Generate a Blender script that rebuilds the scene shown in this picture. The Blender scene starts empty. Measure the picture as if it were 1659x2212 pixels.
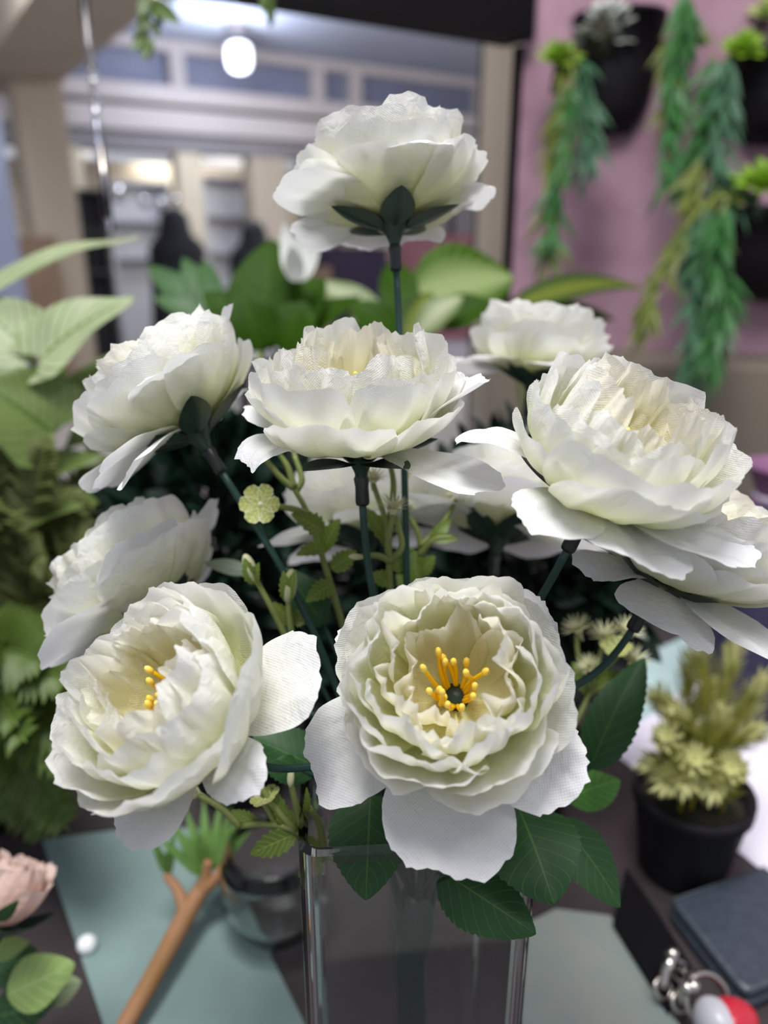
import bpy, math, random
import numpy as np
from mathutils import Vector, Matrix

# ------------------------------------------------------------------ camera, world, lights, exposure
SC = bpy.context.scene
COL = SC.collection
FPX, IW, IH = 1650.0, 1659.0, 2212.0
CAMZ = 1.26
PITCH = math.radians(20.0)
ROLL = 0.0
cam_d = bpy.data.cameras.new('camera')
cam = bpy.data.objects.new('camera', cam_d)
COL.objects.link(cam)
SC.camera = cam
cam.location = (0, 0, CAMZ)
cam.rotation_euler = (math.pi / 2 - PITCH, 0, 0)
cam_d.sensor_fit = 'HORIZONTAL'
cam_d.lens = 6.8
cam_d.sensor_width = 6.8 * IW / FPX
cam_d.clip_start = 0.005
cam_d.clip_end = 60
cam_d.dof.use_dof = True
cam_d.dof.focus_distance = 0.203
cam_d.dof.aperture_fstop = 1.75

VS = SC.view_settings
VS.view_transform = 'Standard'
VS.look = 'None'
VS.gamma = 1.0
VS.use_curve_mapping = False
VS.exposure = 0.12
SC.cycles.diffuse_bounces = 7
SC.cycles.max_bounces = 14

wd = bpy.data.worlds.new('world')
SC.world = wd
wd.use_nodes = True
wd.node_tree.nodes['Background'].inputs[0].default_value = (0.86, 0.89, 1.0, 1)
wd.node_tree.nodes['Background'].inputs[1].default_value = 0.54


def area(name, loc, target, size, power, color=(1, 1, 1), sy=None):
    l = bpy.data.lights.new(name, 'AREA')
    l.energy = power
    l.size = size
    l.color = color
    if sy:
        l.shape = 'RECTANGLE'
        l.size_y = sy
    o = bpy.data.objects.new(name, l)
    COL.objects.link(o)
    o.location = loc
    d = Vector(target) - Vector(loc)
    o.rotation_euler = d.to_track_quat('-Z', 'Y').to_euler()
    return o


# shop ceiling fittings over the counter, and the lamps of the hall outside
area('shop_ceiling_light', (-0.15, 0.05, 2.75), (0.05, 0.35, 1.1), 0.62, 36, (1.0, 0.985, 0.96))
area('shop_ceiling_light_rear', (0.6, -0.4, 2.8), (0.5, 0.8, 1.2), 0.5, 8, (1.0, 0.97, 0.95))
area('hall_ceiling_light', (-1.5, 4.6, 3.2), (-1.5, 6.5, 0.8), 1.2, 165, (0.95, 0.97, 1.0))
area('hall_ceiling_light_far', (1.5, 6.5, 3.2), (0.5, 8.5, 1.0), 1.2, 150, (1.0, 0.97, 0.92))

# ------------------------------------------------------------------ frames and helpers
R_ = Vector((1, 0, 0))
F_ = Vector((0, math.cos(PITCH), -math.sin(PITCH)))
U_ = Vector((0, math.sin(PITCH), math.cos(PITCH)))
CAM = Vector((0, 0, CAMZ))
TABLE = 0.90


def ray(px, py):
    return F_ + R_ * ((px - IW / 2) / FPX) + U_ * (-(py - IH / 2) / FPX)


def W(px, py, d):
    return CAM + ray(px, py) * d


def onz(px, py, z):
    r = ray(px, py)
    return CAM + r * ((z - CAMZ) / r.z)


def onplane(px, py, p0, n):
    r = ray(px, py)
    return CAM + r * ((p0 - CAM).dot(n) / r.dot(n))


def srgb(*c):
    return tuple(((x / 255) / 12.92 if x / 255 <= 0.04045 else ((x / 255 + 0.055) / 1.055) ** 2.4) for x in c)


ORG = {}


def setp(o, label=None, cat=None, group=None, kind=None):
    for k, v in (('label', label), ('category', cat), ('group', group), ('kind', kind)):
        if v:
            o[k] = v
    return o


def thing(name, label, cat, loc=(0, 0, 0), group=None, M=None):
    o = bpy.data.objects.new(name, None)
    o.empty_display_size = 0.02
    COL.objects.link(o)
    M = M if M is not None else Matrix.Translation(Vector(loc))
    o.matrix_world = M
    ORG[o] = M.inverted()
    return setp(o, label, cat, group)


def mk(name, V, Fc, mat, parent=None, uv=None, uv2=None, smooth=True, local=False, kind=None):
    """one mesh object; V in world space unless local"""
    V = np.asarray(V, dtype=float).reshape(-1, 3)
    if parent is not None and not local:
        Mi = np.array(ORG[parent])
        V = V @ Mi[:3, :3].T + Mi[:3, 3]
    me = bpy.data.meshes.new(name)
    me.from_pydata(V.tolist(), [], [tuple(int(i) for i in f) for f in Fc])
    if uv is not None or uv2 is not None:
        li = np.empty(len(me.loops), dtype=np.int32)
        me.loops.foreach_get('vertex_index', li)
        for nm, u in (('UVMap', uv), ('grad', uv2)):
            if u is not None:
                lay = me.uv_layers.new(name=nm)
                lay.data.foreach_set('uv', np.asarray(u, dtype=np.float32)[li].ravel())
    if smooth:
        me.polygons.foreach_set('use_smooth', [True] * len(me.polygons))
    me.materials.append(mat)
    me.update()
    o = bpy.data.objects.new(name, me)
    COL.objects.link(o)
    if parent is not None:
        o.parent = parent
        ORG[o] = ORG[parent]
    else:
        ORG[o] = Matrix.Identity(4)
    if kind:
        o['kind'] = kind
    return o


def grid_faces(nu, nv, off=0):
    i, j = np.meshgrid(np.arange(nu - 1), np.arange(nv - 1), indexing='ij')
    a = (i * nv + j).ravel() + off
    return np.stack([a, a + nv, a + nv + 1, a + 1], 1)


def boxm(P, ex, ey, ez):
    """box centred at P with half-extent vectors"""
    P, ex, ey, ez = map(Vector, (P, ex, ey, ez))
    V = [P + ex * a + ey * b + ez * c for a in (-1, 1) for b in (-1, 1) for c in (-1, 1)]
    Fc = [(0, 1, 3, 2), (4, 6, 7, 5), (0, 4, 5, 1), (2, 3, 7, 6), (0, 2, 6, 4), (1, 5, 7, 3)]
    return [tuple(v) for v in V], Fc


def cat_(parts):
    V, Fc, n = [], [], 0
    for v, f in parts:
        V += [tuple(x) for x in v]
        Fc += [tuple(int(i) + n for i in q) for q in f]
        n += len(v)
    return V, Fc


def smooth_path(P, n):
    """Catmull-Rom through the points"""
    P = [np.array(p, float) for p in P]
    if len(P) == 2:
        return [P[0] + (P[1] - P[0]) * t for t in np.linspace(0, 1, n)]
    Q = [2 * P[0] - P[1]] + P + [2 * P[-1] - P[-2]]
    out = []
    m = len(P) - 1
    for t in np.linspace(0, m - 1e-6, n):
        i = int(t)
        f = t - i
        a, b, c, d = Q[i], Q[i + 1], Q[i + 2], Q[i + 3]
        out.append(0.5 * (2 * b + (c - a) * f + (2 * a - 5 * b + 4 * c - d) * f * f + (3 * b - a - 3 * c + d) * f ** 3))
    return out


def tubem(P, rad, n=16, k=8, smooth=True):
    pts = smooth_path(P, n) if smooth else [np.array(p, float) for p in P]
    n = len(pts)
    rad = np.interp(np.linspace(0, 1, n), np.linspace(0, 1, len(rad)), rad) if hasattr(rad, '__len__') else [rad] * n
    T = [pts[min(i + 1, n - 1)] - pts[max(i - 1, 0)] for i in range(n)]
    T = [t / (np.linalg.norm(t) + 1e-12) for t in T]
    a = np.array((0, 0, 1.0)) if abs(T[0][2]) < 0.9 else np.array((1.0, 0, 0))
    V = []
    x = np.cross(T[0], a)
    for i in range(n):
        x = x - T[i] * x.dot(T[i])
        x = x / (np.linalg.norm(x) + 1e-12)
        y = np.cross(T[i], x)
        for j in range(k):
            t = 2 * math.pi * j / k
            V.append(pts[i] + rad[i] * (x * math.cos(t) + y * math.sin(t)))
    Fc = []
    for i in range(n - 1):
        for j in range(k):
            Fc.append((i * k + j, i * k + (j + 1) % k, (i + 1) * k + (j + 1) % k, (i + 1) * k + j))
    Fc.append(tuple(range(k))[::-1])
    Fc.append(tuple((n - 1) * k + j for j in range(k)))
    return [tuple(v) for v in V], Fc


def lathem(prof, M=None, k=24, a0=0.0, a1=2 * math.pi):
    """prof: (r, z) list"""
    full = abs(a1 - a0 - 2 * math.pi) < 1e-6
    n = k if full else k + 1
    V = []
    for r, z in prof:
        for j in range(n):
            t = a0 + (a1 - a0) * j / k
            V.append(Vector((r * math.cos(t), r * math.sin(t), z)))
    if M is not None:
        V = [M @ v for v in V]
    Fc = []
    for i in range(len(prof) - 1):
        for j in range(k):
            j2 = (j + 1) % n
            Fc.append((i * n + j, i * n + j2, (i + 1) * n + j2, (i + 1) * n + j))
    return [tuple(v) for v in V], Fc


def ellipm(P, ax, ay, az, k=10, m=7):
    P, ax, ay, az = map(Vector, (P, ax, ay, az))
    V = []
    for i in range(m + 1):
        t = math.pi * i / m
        for j in range(k):
            p = 2 * math.pi * j / k
            V.append(tuple(P + ax * (math.sin(t) * math.cos(p)) + ay * (math.sin(t) * math.sin(p)) + az * math.cos(t)))
    Fc = []
    for i in range(m):
        for j in range(k):
            Fc.append((i * k + j, (i + 1) * k + j, (i + 1) * k + (j + 1) % k, i * k + (j + 1) % k))
    return V, Fc


def basis(d, hint):
    y = Vector(d).normalized()
    n = Vector(hint) - y * Vector(hint).dot(y)
    if n.length < 1e-6:
        n = Vector((0, 0, 1)) - y * y.z
    n.normalize()
    return y, n, y.cross(n)


def leafm(P0, P1, wid, hint=None, bend=0.08, fold=0.2, shape='ovate', serr=0.0, nt=12, nu=7, nv=15, wave=0.0, droop=0.0):
    """leaf blade from P0 to P1 facing hint; returns V, F, uv"""
    P0, P1 = Vector(P0), Vector(P1)
    hint = Vector(hint) if hint is not None else (CAM - P0).normalized() + Vector((0, 0, 0.8))
    L = (P1 - P0).length
    y, n, s = basis(P1 - P0, hint)
    V, UV = [], []
    for i in range(nu):
        u = -1 + 2 * i / (nu - 1)
        for j in range(nv):
            v = j / (nv - 1)
            if shape == 'ovate':
                w = math.sin(math.pi * v ** 0.72) ** 0.75 if 0 < v < 1 else 0.0
            elif shape == 'heart':
                w = (1 - v ** 1.7) * min(1, 0.62 + v * 2.6) if v < 1 else 0.0
            elif shape == 'lance':
                w = math.sin(math.pi * v ** 0.6) ** 1.1 if 0 < v < 1 else 0.0
            elif shape == 'sepal':
                w = (0.55 + 0.9 * v) * math.sqrt(max(0, 1 - v ** 3.2))
            else:
                w = min(1, v * 6 + 0.3) * (1 - v ** 3)
            ww = w * wid / 2
            if serr and abs(u) > 0.99:
                ww *= 1 + serr * ((v * nt) % 1.0 - 0.5)
            back = 0.0
            if shape == 'heart':
                back = -0.22 * L * abs(u) ** 1.5 * (1 - v) ** 3
            z = n * (bend * L * 4 * v * (1 - v) + fold * abs(u) * ww - droop * L * v * v + wave * wid * math.sin(9 * v + 3 * u) * abs(u))
            V.append(tuple(P0 + y * (L * v + back) + s * (u * ww) + z))
            UV.append((u * 0.5 + 0.5, v))
    return V, grid_faces(nu, nv), UV


def joinl(leaves):
    V, Fc, UV, n = [], [], [], 0
    for v, f, u in leaves:
        V += v
        UV += u
        Fc.append(np.asarray(f) + n)
        n += len(v)
    return V, np.concatenate(Fc), UV


# ------------------------------------------------------------------ materials
def newmat(name):
    m = bpy.data.materials.new(name)
    m.use_nodes = True
    nt = m.node_tree
    return m, nt, nt.nodes['Principled BSDF']


def node(nt, typ, **kw):
    n = nt.nodes.new(typ)
    for k, v in kw.items():
        setattr(n, k, v)
    return n


def mathn(nt, op, a, b=None, clamp=False):
    n = nt.nodes.new('ShaderNodeMath')
    n.operation = op
    n.use_clamp = clamp
    for i, x in enumerate((a, b)):
        if x is None:
            continue
        if isinstance(x, (int, float)):
            n.inputs[i].default_value = x
        else:
            nt.links.new(x, n.inputs[i])
    return n.outputs[0]


def mixc(nt, f, a, b, blend='MIX'):
    n = nt.nodes.new('ShaderNodeMix')
    n.data_type = 'RGBA'
    n.blend_type = blend
    for s, x in ((n.inputs[0], f), (n.inputs[6], a), (n.inputs[7], b)):
        if isinstance(x, (int, float)):
            s.default_value = x
        elif isinstance(x, tuple):
            s.default_value = (*x[:3], 1)
        else:
            nt.links.new(x, s)
    return n.outputs[2]


def plain(name, col, rough=0.6, col2=None, scale=20.0, metal=0.0, bump=0.0, spec=0.5, trans=0.0, detail=3.0, stretch=None):
    m, nt, b = newmat(name)
    b.inputs['Roughness'].default_value = rough
    b.inputs['Metallic'].default_value = metal
    b.inputs['Specular IOR Level'].default_value = spec
    col2 = col2 or tuple(c * 0.8 for c in col)
    tc = node(nt, 'ShaderNodeTexCoord')
    no = node(nt, 'ShaderNodeTexNoise')
    no.inputs['Scale'].default_value = scale
    no.inputs['Detail'].default_value = detail
    if stretch:
        mp = node(nt, 'ShaderNodeMapping')
        mp.inputs['Scale'].default_value = stretch
        nt.links.new(tc.outputs['Object'], mp.inputs[0])
        nt.links.new(mp.outputs[0], no.inputs['Vector'])
    else:
        nt.links.new(tc.outputs['Object'], no.inputs['Vector'])
    f = mathn(nt, 'MULTIPLY_ADD', no.outputs[0], 2.0, True)
    f.node.inputs[2].default_value = -0.5
    c = mixc(nt, f, tuple(col), tuple(col2))
    nt.links.new(c, b.inputs['Base Color'])
    if bump:
        bp = node(nt, 'ShaderNodeBump')
        bp.inputs['Strength'].default_value = bump
        bp.inputs['Distance'].default_value = 0.001
        nt.links.new(no.outputs[0], bp.inputs['Height'])
        nt.links.new(bp.outputs[0], b.inputs['Normal'])
    if trans:
        tr = node(nt, 'ShaderNodeBsdfTranslucent')
        nt.links.new(c, tr.inputs[0])
        mx = node(nt, 'ShaderNodeMixShader')
        mx.inputs[0].default_value = trans
        nt.links.new(b.outputs[0], mx.inputs[1])
        nt.links.new(tr.outputs[0], mx.inputs[2])
        nt.links.new(mx.outputs[0], nt.nodes['Material Output'].inputs[0])
    return m


def petal_mat(name, tip, base, mid=0.5, weave=0.00042, trans=0.35, rough=0.55):
    """woven satin petal: dye runs from base to tip; plain weave in relief"""
    m, nt, b = newmat(name)
    g = node(nt, 'ShaderNodeUVMap', uv_map='grad')
    sg = node(nt, 'ShaderNodeSeparateXYZ')
    nt.links.new(g.outputs[0], sg.inputs[0])
    uvn = node(nt, 'ShaderNodeUVMap', uv_map='UVMap')
    su = node(nt, 'ShaderNodeSeparateXYZ')
    nt.links.new(uvn.outputs[0], su.inputs[0])
    no = node(nt, 'ShaderNodeTexNoise')
    no.inputs['Scale'].default_value = 140.0
    nt.links.new(uvn.outputs[0], no.inputs['Vector'])
    vv = mathn(nt, 'ADD', sg.outputs[1], mathn(nt, 'MULTIPLY', mathn(nt, 'SUBTRACT', no.outputs[0], 0.5), 0.25))
    cr = node(nt, 'ShaderNodeValToRGB')
    nt.links.new(vv, cr.inputs[0])
    e = cr.color_ramp.elements
    e[0].position = 0.05
    e[0].color = (*base, 1)
    e[1].position = 0.92
    e[1].color = (*tip, 1)
    x = e.new(mid)
    x.color = (*[a * 0.52 + c * 0.48 for a, c in zip(base, tip)], 1)
    k = math.pi / weave
    wx = mathn(nt, 'SINE', mathn(nt, 'MULTIPLY', su.outputs[0], k))
    wy = mathn(nt, 'SINE', mathn(nt, 'MULTIPLY', su.outputs[1], k))
    h = mathn(nt, 'MULTIPLY', wx, wy)
    fine = mathn(nt, 'MULTIPLY_ADD', h, 0.5)
    fine.node.inputs[2].default_value = 0.5
    c = mixc(nt, mathn(nt, 'MULTIPLY', mathn(nt, 'SUBTRACT', 1.0, fine), 0.22), cr.outputs[0], tuple(t * 0.55 for t in tip))
    nt.links.new(c, b.inputs['Base Color'])
    b.inputs['Roughness'].default_value = rough
    b.inputs['Specular IOR Level'].default_value = 0.35
    b.inputs['Sheen Weight'].default_value = 0.15
    b.inputs['Sheen Roughness'].default_value = 0.4
    bp = node(nt, 'ShaderNodeBump')
    bp.inputs['Strength'].default_value = 0.6
    bp.inputs['Distance'].default_value = 0.00014
    nt.links.new(fine, bp.inputs['Height'])
    wr = node(nt, 'ShaderNodeTexNoise')
    wr.inputs['Scale'].default_value = 230.0
    wr.inputs['Detail'].default_value = 2.0
    wr.inputs['Distortion'].default_value = 0.8
    nt.links.new(uvn.outputs[0], wr.inputs['Vector'])
    bw = node(nt, 'ShaderNodeBump')
    bw.inputs['Strength'].default_value = 0.5
    bw.inputs['Distance'].default_value = 0.0013
    nt.links.new(wr.outputs[0], bw.inputs['Height'])
    nt.links.new(bw.outputs[0], bp.inputs['Normal'])
    nt.links.new(bp.outputs[0], b.inputs['Normal'])
    tr = node(nt, 'ShaderNodeBsdfTranslucent')
    nt.links.new(c, tr.inputs[0])
    mx = node(nt, 'ShaderNodeMixShader')
    mx.inputs[0].default_value = trans
    nt.links.new(b.outputs[0], mx.inputs[1])
    nt.links.new(tr.outputs[0], mx.inputs[2])
    nt.links.new(mx.outputs[0], nt.nodes['Material Output'].inputs[0])
    return m


def leaf_mat(name, col, vein, rough=0.45, nveins=9.0, slope=0.55, vw=0.10, mid=0.035, blotch=None, trans=0.2, edge=None, spec=0.4):
    """blade colour with midrib and side veins from the leaf's own uv"""
    m, nt, b = newmat(name)
    uvn = node(nt, 'ShaderNodeUVMap', uv_map='UVMap')
    su = node(nt, 'ShaderNodeSeparateXYZ')
    nt.links.new(uvn.outputs[0], su.inputs[0])
    tc = node(nt, 'ShaderNodeTexCoord')
    no = node(nt, 'ShaderNodeTexNoise')
    no.inputs['Scale'].default_value = 60.0
    nt.links.new(tc.outputs['Object'], no.inputs['Vector'])
    au = mathn(nt, 'ABSOLUTE', mathn(nt, 'MULTIPLY', mathn(nt, 'SUBTRACT', su.outputs[0], 0.5), 2.0))
    ph = mathn(nt, 'SUBTRACT', su.outputs[1], mathn(nt, 'MULTIPLY', au, slope / 2))
    ph = mathn(nt, 'ADD', ph, mathn(nt, 'MULTIPLY', mathn(nt, 'SUBTRACT', no.outputs[0], 0.5), 0.04))
    fr = mathn(nt, 'FRACT', mathn(nt, 'MULTIPLY', ph, nveins))
    dv = mathn(nt, 'ABSOLUTE', mathn(nt, 'SUBTRACT', fr, 0.5))
    side = mathn(nt, 'LESS_THAN', dv, vw)
    rib = mathn(nt, 'LESS_THAN', au, mid)
    vm = mathn(nt, 'MAXIMUM', mathn(nt, 'MULTIPLY', side, 0.65), rib)
    base = mixc(nt, no.outputs[0], tuple(c * 1.25 for c in col), tuple(c * 0.7 for c in col))
    if blotch:
        f = mathn(nt, 'MULTIPLY', mathn(nt, 'SUBTRACT', 0.75, au), 1.6, True)
        base = mixc(nt, f, base, tuple(blotch))
    if edge:
        f = mathn(nt, 'GREATER_THAN', au, 0.86)
        base = mixc(nt, f, base, tuple(edge))
    c = mixc(nt, vm, base, tuple(vein))
    nt.links.new(c, b.inputs['Base Color'])
    b.inputs['Roughness'].default_value = rough
    b.inputs['Specular IOR Level'].default_value = spec
    bp = node(nt, 'ShaderNodeBump')
    bp.inputs['Strength'].default_value = 0.4
    bp.inputs['Distance'].default_value = 0.0004
    nt.links.new(vm, bp.inputs['Height'])
    nt.links.new(bp.outputs[0], b.inputs['Normal'])
    tr = node(nt, 'ShaderNodeBsdfTranslucent')
    nt.links.new(c, tr.inputs[0])
    mx = node(nt, 'ShaderNodeMixShader')
    mx.inputs[0].default_value = trans
    nt.links.new(b.outputs[0], mx.inputs[1])
    nt.links.new(tr.outputs[0], mx.inputs[2])
    nt.links.new(mx.outputs[0], nt.nodes['Material Output'].inputs[0])
    return m


def glow(name, col, strength):
    m, nt, b = newmat(name)
    b.inputs['Base Color'].default_value = (*col, 1)
    b.inputs['Emission Color'].default_value = (*col, 1)
    b.inputs['Emission Strength'].default_value = strength
    return m


def glassm(name, col=(0.95, 0.97, 0.97), rough=0.0, ior=1.45):
    m, nt, b = newmat(name)
    b.inputs['Base Color'].default_value = (*col, 1)
    b.inputs['Transmission Weight'].default_value = 1.0
    b.inputs['Roughness'].default_value = rough
    b.inputs['IOR'].default_value = ior
    return m


WHITE = (0.86, 0.86, 0.85)
M_OUT = petal_mat('outer_petal_cloth', (0.86, 0.86, 0.89), (0.86, 0.88, 0.68), mid=0.35, weave=0.00045, trans=0.36)
M_CUP = petal_mat('cup_petal_cloth', (0.91, 0.91, 0.895), (0.90, 0.93, 0.42), mid=0.5, trans=0.44)
M_INN = petal_mat('inner_petal_cloth', (0.92, 0.905, 0.83), (0.94, 0.90, 0.44), mid=0.5, trans=0.48)
M_STEM = plain('stem_plastic', srgb(34, 70, 62), 0.42, srgb(24, 52, 46), 60, spec=0.4)
M_CALYX = plain('calyx_plastic', srgb(30, 56, 42), 0.38, srgb(20, 40, 30), 90, spec=0.45)
M_COLLAR = plain('collar_plastic', srgb(26, 32, 34), 0.32, srgb(18, 22, 24), 60)
M_FIL = plain('stamen_filament', (0.92, 0.66, 0.01), 0.35, (0.90, 0.54, 0.005), 200, spec=0.5, trans=0.25)
M_ANT = plain('stamen_tip', (0.90, 0.78, 0.22), 0.35, (0.92, 0.60, 0.03), 260, spec=0.5, trans=0.2)

# ------------------------------------------------------------------ flowers
CM = 0.01


def petalm(rng, a, alpha, L, e, r0, z0, nu, nv, ruffle=0.08, crumple=0.03, tilt=0.06, cup=0.0, pw=3.0, de=0.0, fray=0.034, twist=0.0, waves=3.0):
    """one petal in flower space (cm): a = heading, alpha = half angle, e = elevations along its length"""
    S = np.linspace(0, L * 1.15, 60)
    el = np.radians(np.interp(S / L, np.linspace(0, 1, len(e)), e) + de)
    ds = S[1] - S[0]
    rr = r0 + np.concatenate([[0], np.cumsum(np.cos(el[:-1]) * ds)])
    zz = z0 + np.concatenate([[0], np.cumsum(np.sin(el[:-1]) * ds)])
    t = np.linspace(-math.pi / 2, math.pi / 2, nu)
    u = np.sin(t)
    p = rng.uniform(0, 6.28, 12)
    scal = 1 + 0.024 * np.sin(4.5 * u + p[0]) + 0.012 * np.sin(10 * u + p[1]) + 0.006 * np.sin(22 * u + p[2])
    Lu = L * np.maximum(0.10, (1 - np.abs(u) ** pw)) ** 0.5 * scal
    v = np.linspace(0, 1, nv) ** 0.85
    rho = Lu[:, None] * v[None, :]
    jag = rng.uniform(-1, 1, nu) * fray
    rho[:, -1] += jag
    rho[:, -1] += np.where(rng.random(nu) < 0.25, rng.uniform(0, 1.6, nu) * fray, 0)
    E = np.interp(rho, S, el)
    r = np.interp(rho, S, rr)
    z = np.interp(rho, S, zz)
    w = rho / L
    U = u[:, None] * np.ones_like(w)
    off = ruffle * w ** 1.6 * (np.sin(waves * U + p[3]) + 0.6 * np.sin((waves * 1.9) * U + p[4] + 1.5 * w))
    off += crumple * w * (np.sin(9 * U + 5 * w + p[5]) * np.sin(7 * w + p[6]) + 0.7 * np.sin(15 * U - 6 * w + p[7]))
    off += crumple * 0.35 * np.sin(24 * U * (0.5 + w) + p[8]) * w ** 2
    off += tilt * U * np.minimum(1, w * 1.6) + cup * U ** 2 * w
    rc = r - np.sin(E) * off
    z = z + np.cos(E) * off
    ang = a + U * alpha + twist * w + 0.03 * np.sin(8 * w + p[9]) * w
    V = np.stack([rc * np.cos(ang), rc * np.sin(ang), z], -1).reshape(-1, 3) * CM
    aa = U * min(alpha, 1.2)
    uv = np.stack([rho * np.sin(aa), rho * np.cos(aa)], -1).reshape(-1, 2) * CM + rng.uniform(0, 0.01)
    g = np.stack([U * 0.5 + 0.5, w], -1).reshape(-1, 2)
    return V, grid_faces(nu, nv), uv, g


def axes_at(P):
    zl = (CAM - P).normalized()
    xl = (R_ - zl * R_.dot(zl)).normalized()
    return xl, zl.cross(xl), zl


LAYERS = [  # n, alpha, L, elevations, r0, z0, ruffle, crumple, tilt, cup, elevation spread, material
    (5, 0.86, 3.45, [5, 14, 34, 54, 66], 0.30, 0.08, 0.09, 0.06, 0.14, 0.00, 5, 'M_CUP'),
    (5, 0.86, 3.75, [5, 18, 43, 70, 86], 0.28, 0.20, 0.10, 0.06, 0.14, 0.00, 5, 'M_CUP'),
    (6, 0.80, 3.85, [6, 23, 53, 86, 102], 0.25, 0.30, 0.12, 0.06, 0.13, 0.05, 5, 'M_CUP'),
    (6, 0.78, 3.75, [8, 30, 62, 94, 108], 0.25, 0.40, 0.17, 0.07, 0.13, 0.12, 6, 'M_CUP'),
    (6, 0.70, 3.45, [10, 36, 74, 100, 104], 0.25, 0.45, 0.25, 0.08, 0.14, 0.22, 8, 'M_INN'),
    (5, 0.82, 2.75, [14, 36, 74, 92, 84], 0.25, 0.50, 0.22, 0.07, 0.12, 0.18, 8, 'M_INN'),
]
HUB = W(895, 1985, 0.262)


def flower(seed, label, px, py, d, n, outers=None, size=1.0, hi=1.0, stamens=0, sepal_e=(20, 35), bend=None, layers=LAYERS, hubpx=None, grp='white cloth flowers of the bouquet', sep0=0.3, name='artificial_peony', collar=True, outm=None, opn=1.0, dip=0.0):
    rng = np.random.default_rng(seed)
    P = W(px, py, d)
    xl, yl, zl = axes_at(P)
    N = (xl * n[0] + yl * n[1] + zl * n[2]).normalized()
    e1 = (xl - N * xl.dot(N)).normalized()
    e2 = N.cross(e1)
    M = Matrix((e1, e2, N)).transposed().to_4x4()
    M.translation = P
    fl = thing(name, label, 'flower', group=grp, M=M)
    nu, nv = int(30 * hi) + 1, int(13 * hi) + 1
    kw = dict(local=True)
    if outers is None:
        ph = rng.uniform(0, 360)
        outers = [(ph + 72 * i + rng.uniform(-8, 8), 4.3, (28, 8, 0, -8, -25)) for i in range(5)]
    for a, L, e, *x in outers:
        al = x[0] if x else 0.62
        V, Fc, uv, g = petalm(rng, math.radians(a), al, L, e, 0.25, 0.0, int(nu * 1.3), int(nv * 1.2), ruffle=0.11, crumple=0.035, tilt=0.05, pw=2.6, waves=3.4, fray=0.036)
        mk('petal', V * size, Fc, outm or M_OUT, fl, uv, g, **kw)
    for li, (m, al, L, e, r0, z0, ru, crm, ti, cu, sp, mt) in enumerate(layers):
        ph = rng.uniform(0, 6.28)
        for i in range(m):
            a = ph + 2 * math.pi * i / m + rng.uniform(-0.13, 0.13)
            V, Fc, uv, g = petalm(rng, a, al * rng.uniform(0.88, 1.12), L * rng.uniform(0.90, 1.05) * (1 - (dip * max(0.0, -math.sin(a)) ** 2 if li >= 2 else 0)), [q * opn for q in e], r0, z0, nu, nv, ruffle=ru * rng.uniform(0.7, 1.4), crumple=crm, tilt=ti * (1 if i % 2 else 0.7), pw=6.0, cup=cu * rng.uniform(-0.6, 1.2), de=rng.uniform(-sp, sp) - (2 if li < 2 else 0), waves=rng.uniform(2.5, 5.0), twist=rng.uniform(-0.1, 0.1))
            mk('petal', V * size, Fc, globals()[mt], fl, uv, g, **kw)
    # calyx: cup and five sepals
    s = size * CM
    V, Fc = lathem([(0.16 * s, -1.05 * s), (0.20 * s, -0.75 * s), (0.34 * s, -0.42 * s), (0.62 * s, -0.16 * s), (0.78 * s, -0.03 * s), (0.3 * s, 0.02 * s)], k=16)
    cx = mk('calyx', V, Fc, M_CALYX, fl, **kw)
    for i in range(5):
        a = math.radians(sep0 * 57.3 + 72 * i)
        e0, e1_ = [math.radians(q) for q in sepal_e]
        dr = Vector((math.cos(a), math.sin(a), 0))
        p0 = dr * 0.45 * s + Vector((0, 0, -0.34 * s))
        el = (e0 + e1_) / 2
        p1 = p0 + (dr * math.cos(el) + Vector((0, 0, math.sin(el)))) * 2.0 * s
        V, Fc, uv = leafm(p0, p1, 1.2 * s, hint=Vector((0, 0, 1)), bend=-(e1_ - e0) / 8, fold=0.25, shape='ovate', nu=7, nv=13)
        mk('sepal', V, Fc, M_CALYX, cx, uv, **kw)
    if collar:
        V, Fc = lathem([(0.0, -1.75 * s), (0.2 * s, -1.75 * s), (0.215 * s, -1.65 * s), (0.20 * s, -1.2 * s), (0.235 * s, -0.95 * s), (0.17 * s, -0.8 * s)], k=14)
        mk('collar', V, Fc, M_COLLAR, fl, **kw)
    # stem down to the hub
    H = W(*hubpx) if hubpx else HUB
    A = P - N * (1.6 * s)
    cl = lambda x: max(-0.020, min(0.020, x))
    dist = (A - H).length
    mid = H + Vector((cl((A.x - H.x) * 0.3), cl((A.y - H.y) * 0.3), 0.062)) + Vector(bend or (0, 0, 0))
    end = H + Vector(((mid.x - H.x) * 0.12, (mid.y - H.y) * 0.12, -0.006))
    c1 = A - N * (0.25 * dist)
    c2 = mid + (A - mid).normalized() * (0.2 * dist) + Vector((0, 0, 0.1 * dist))
    bz = [A * (1 - q) ** 3 + c1 * (3 * q * (1 - q) ** 2) + c2 * (3 * q * q * (1 - q)) + mid * q ** 3 for q in np.linspace(0, 1, 20)]
    V, Fc = tubem(bz + [mid.lerp(end, 0.35), mid.lerp(end, 0.7), end], 0.115 * CM, k=9, smooth=False)
    mk('stem', V, Fc, M_STEM, fl)
    # green heart and stamens
    V, Fc = lathem([(0.0, 0.75 * s), (0.22 * s, 0.72 * s), (0.36 * s, 0.60 * s), (0.42 * s, 0.40 * s)], k=14)
    mk('flower_heart', V, Fc, M_CALYX, fl, **kw)
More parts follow.
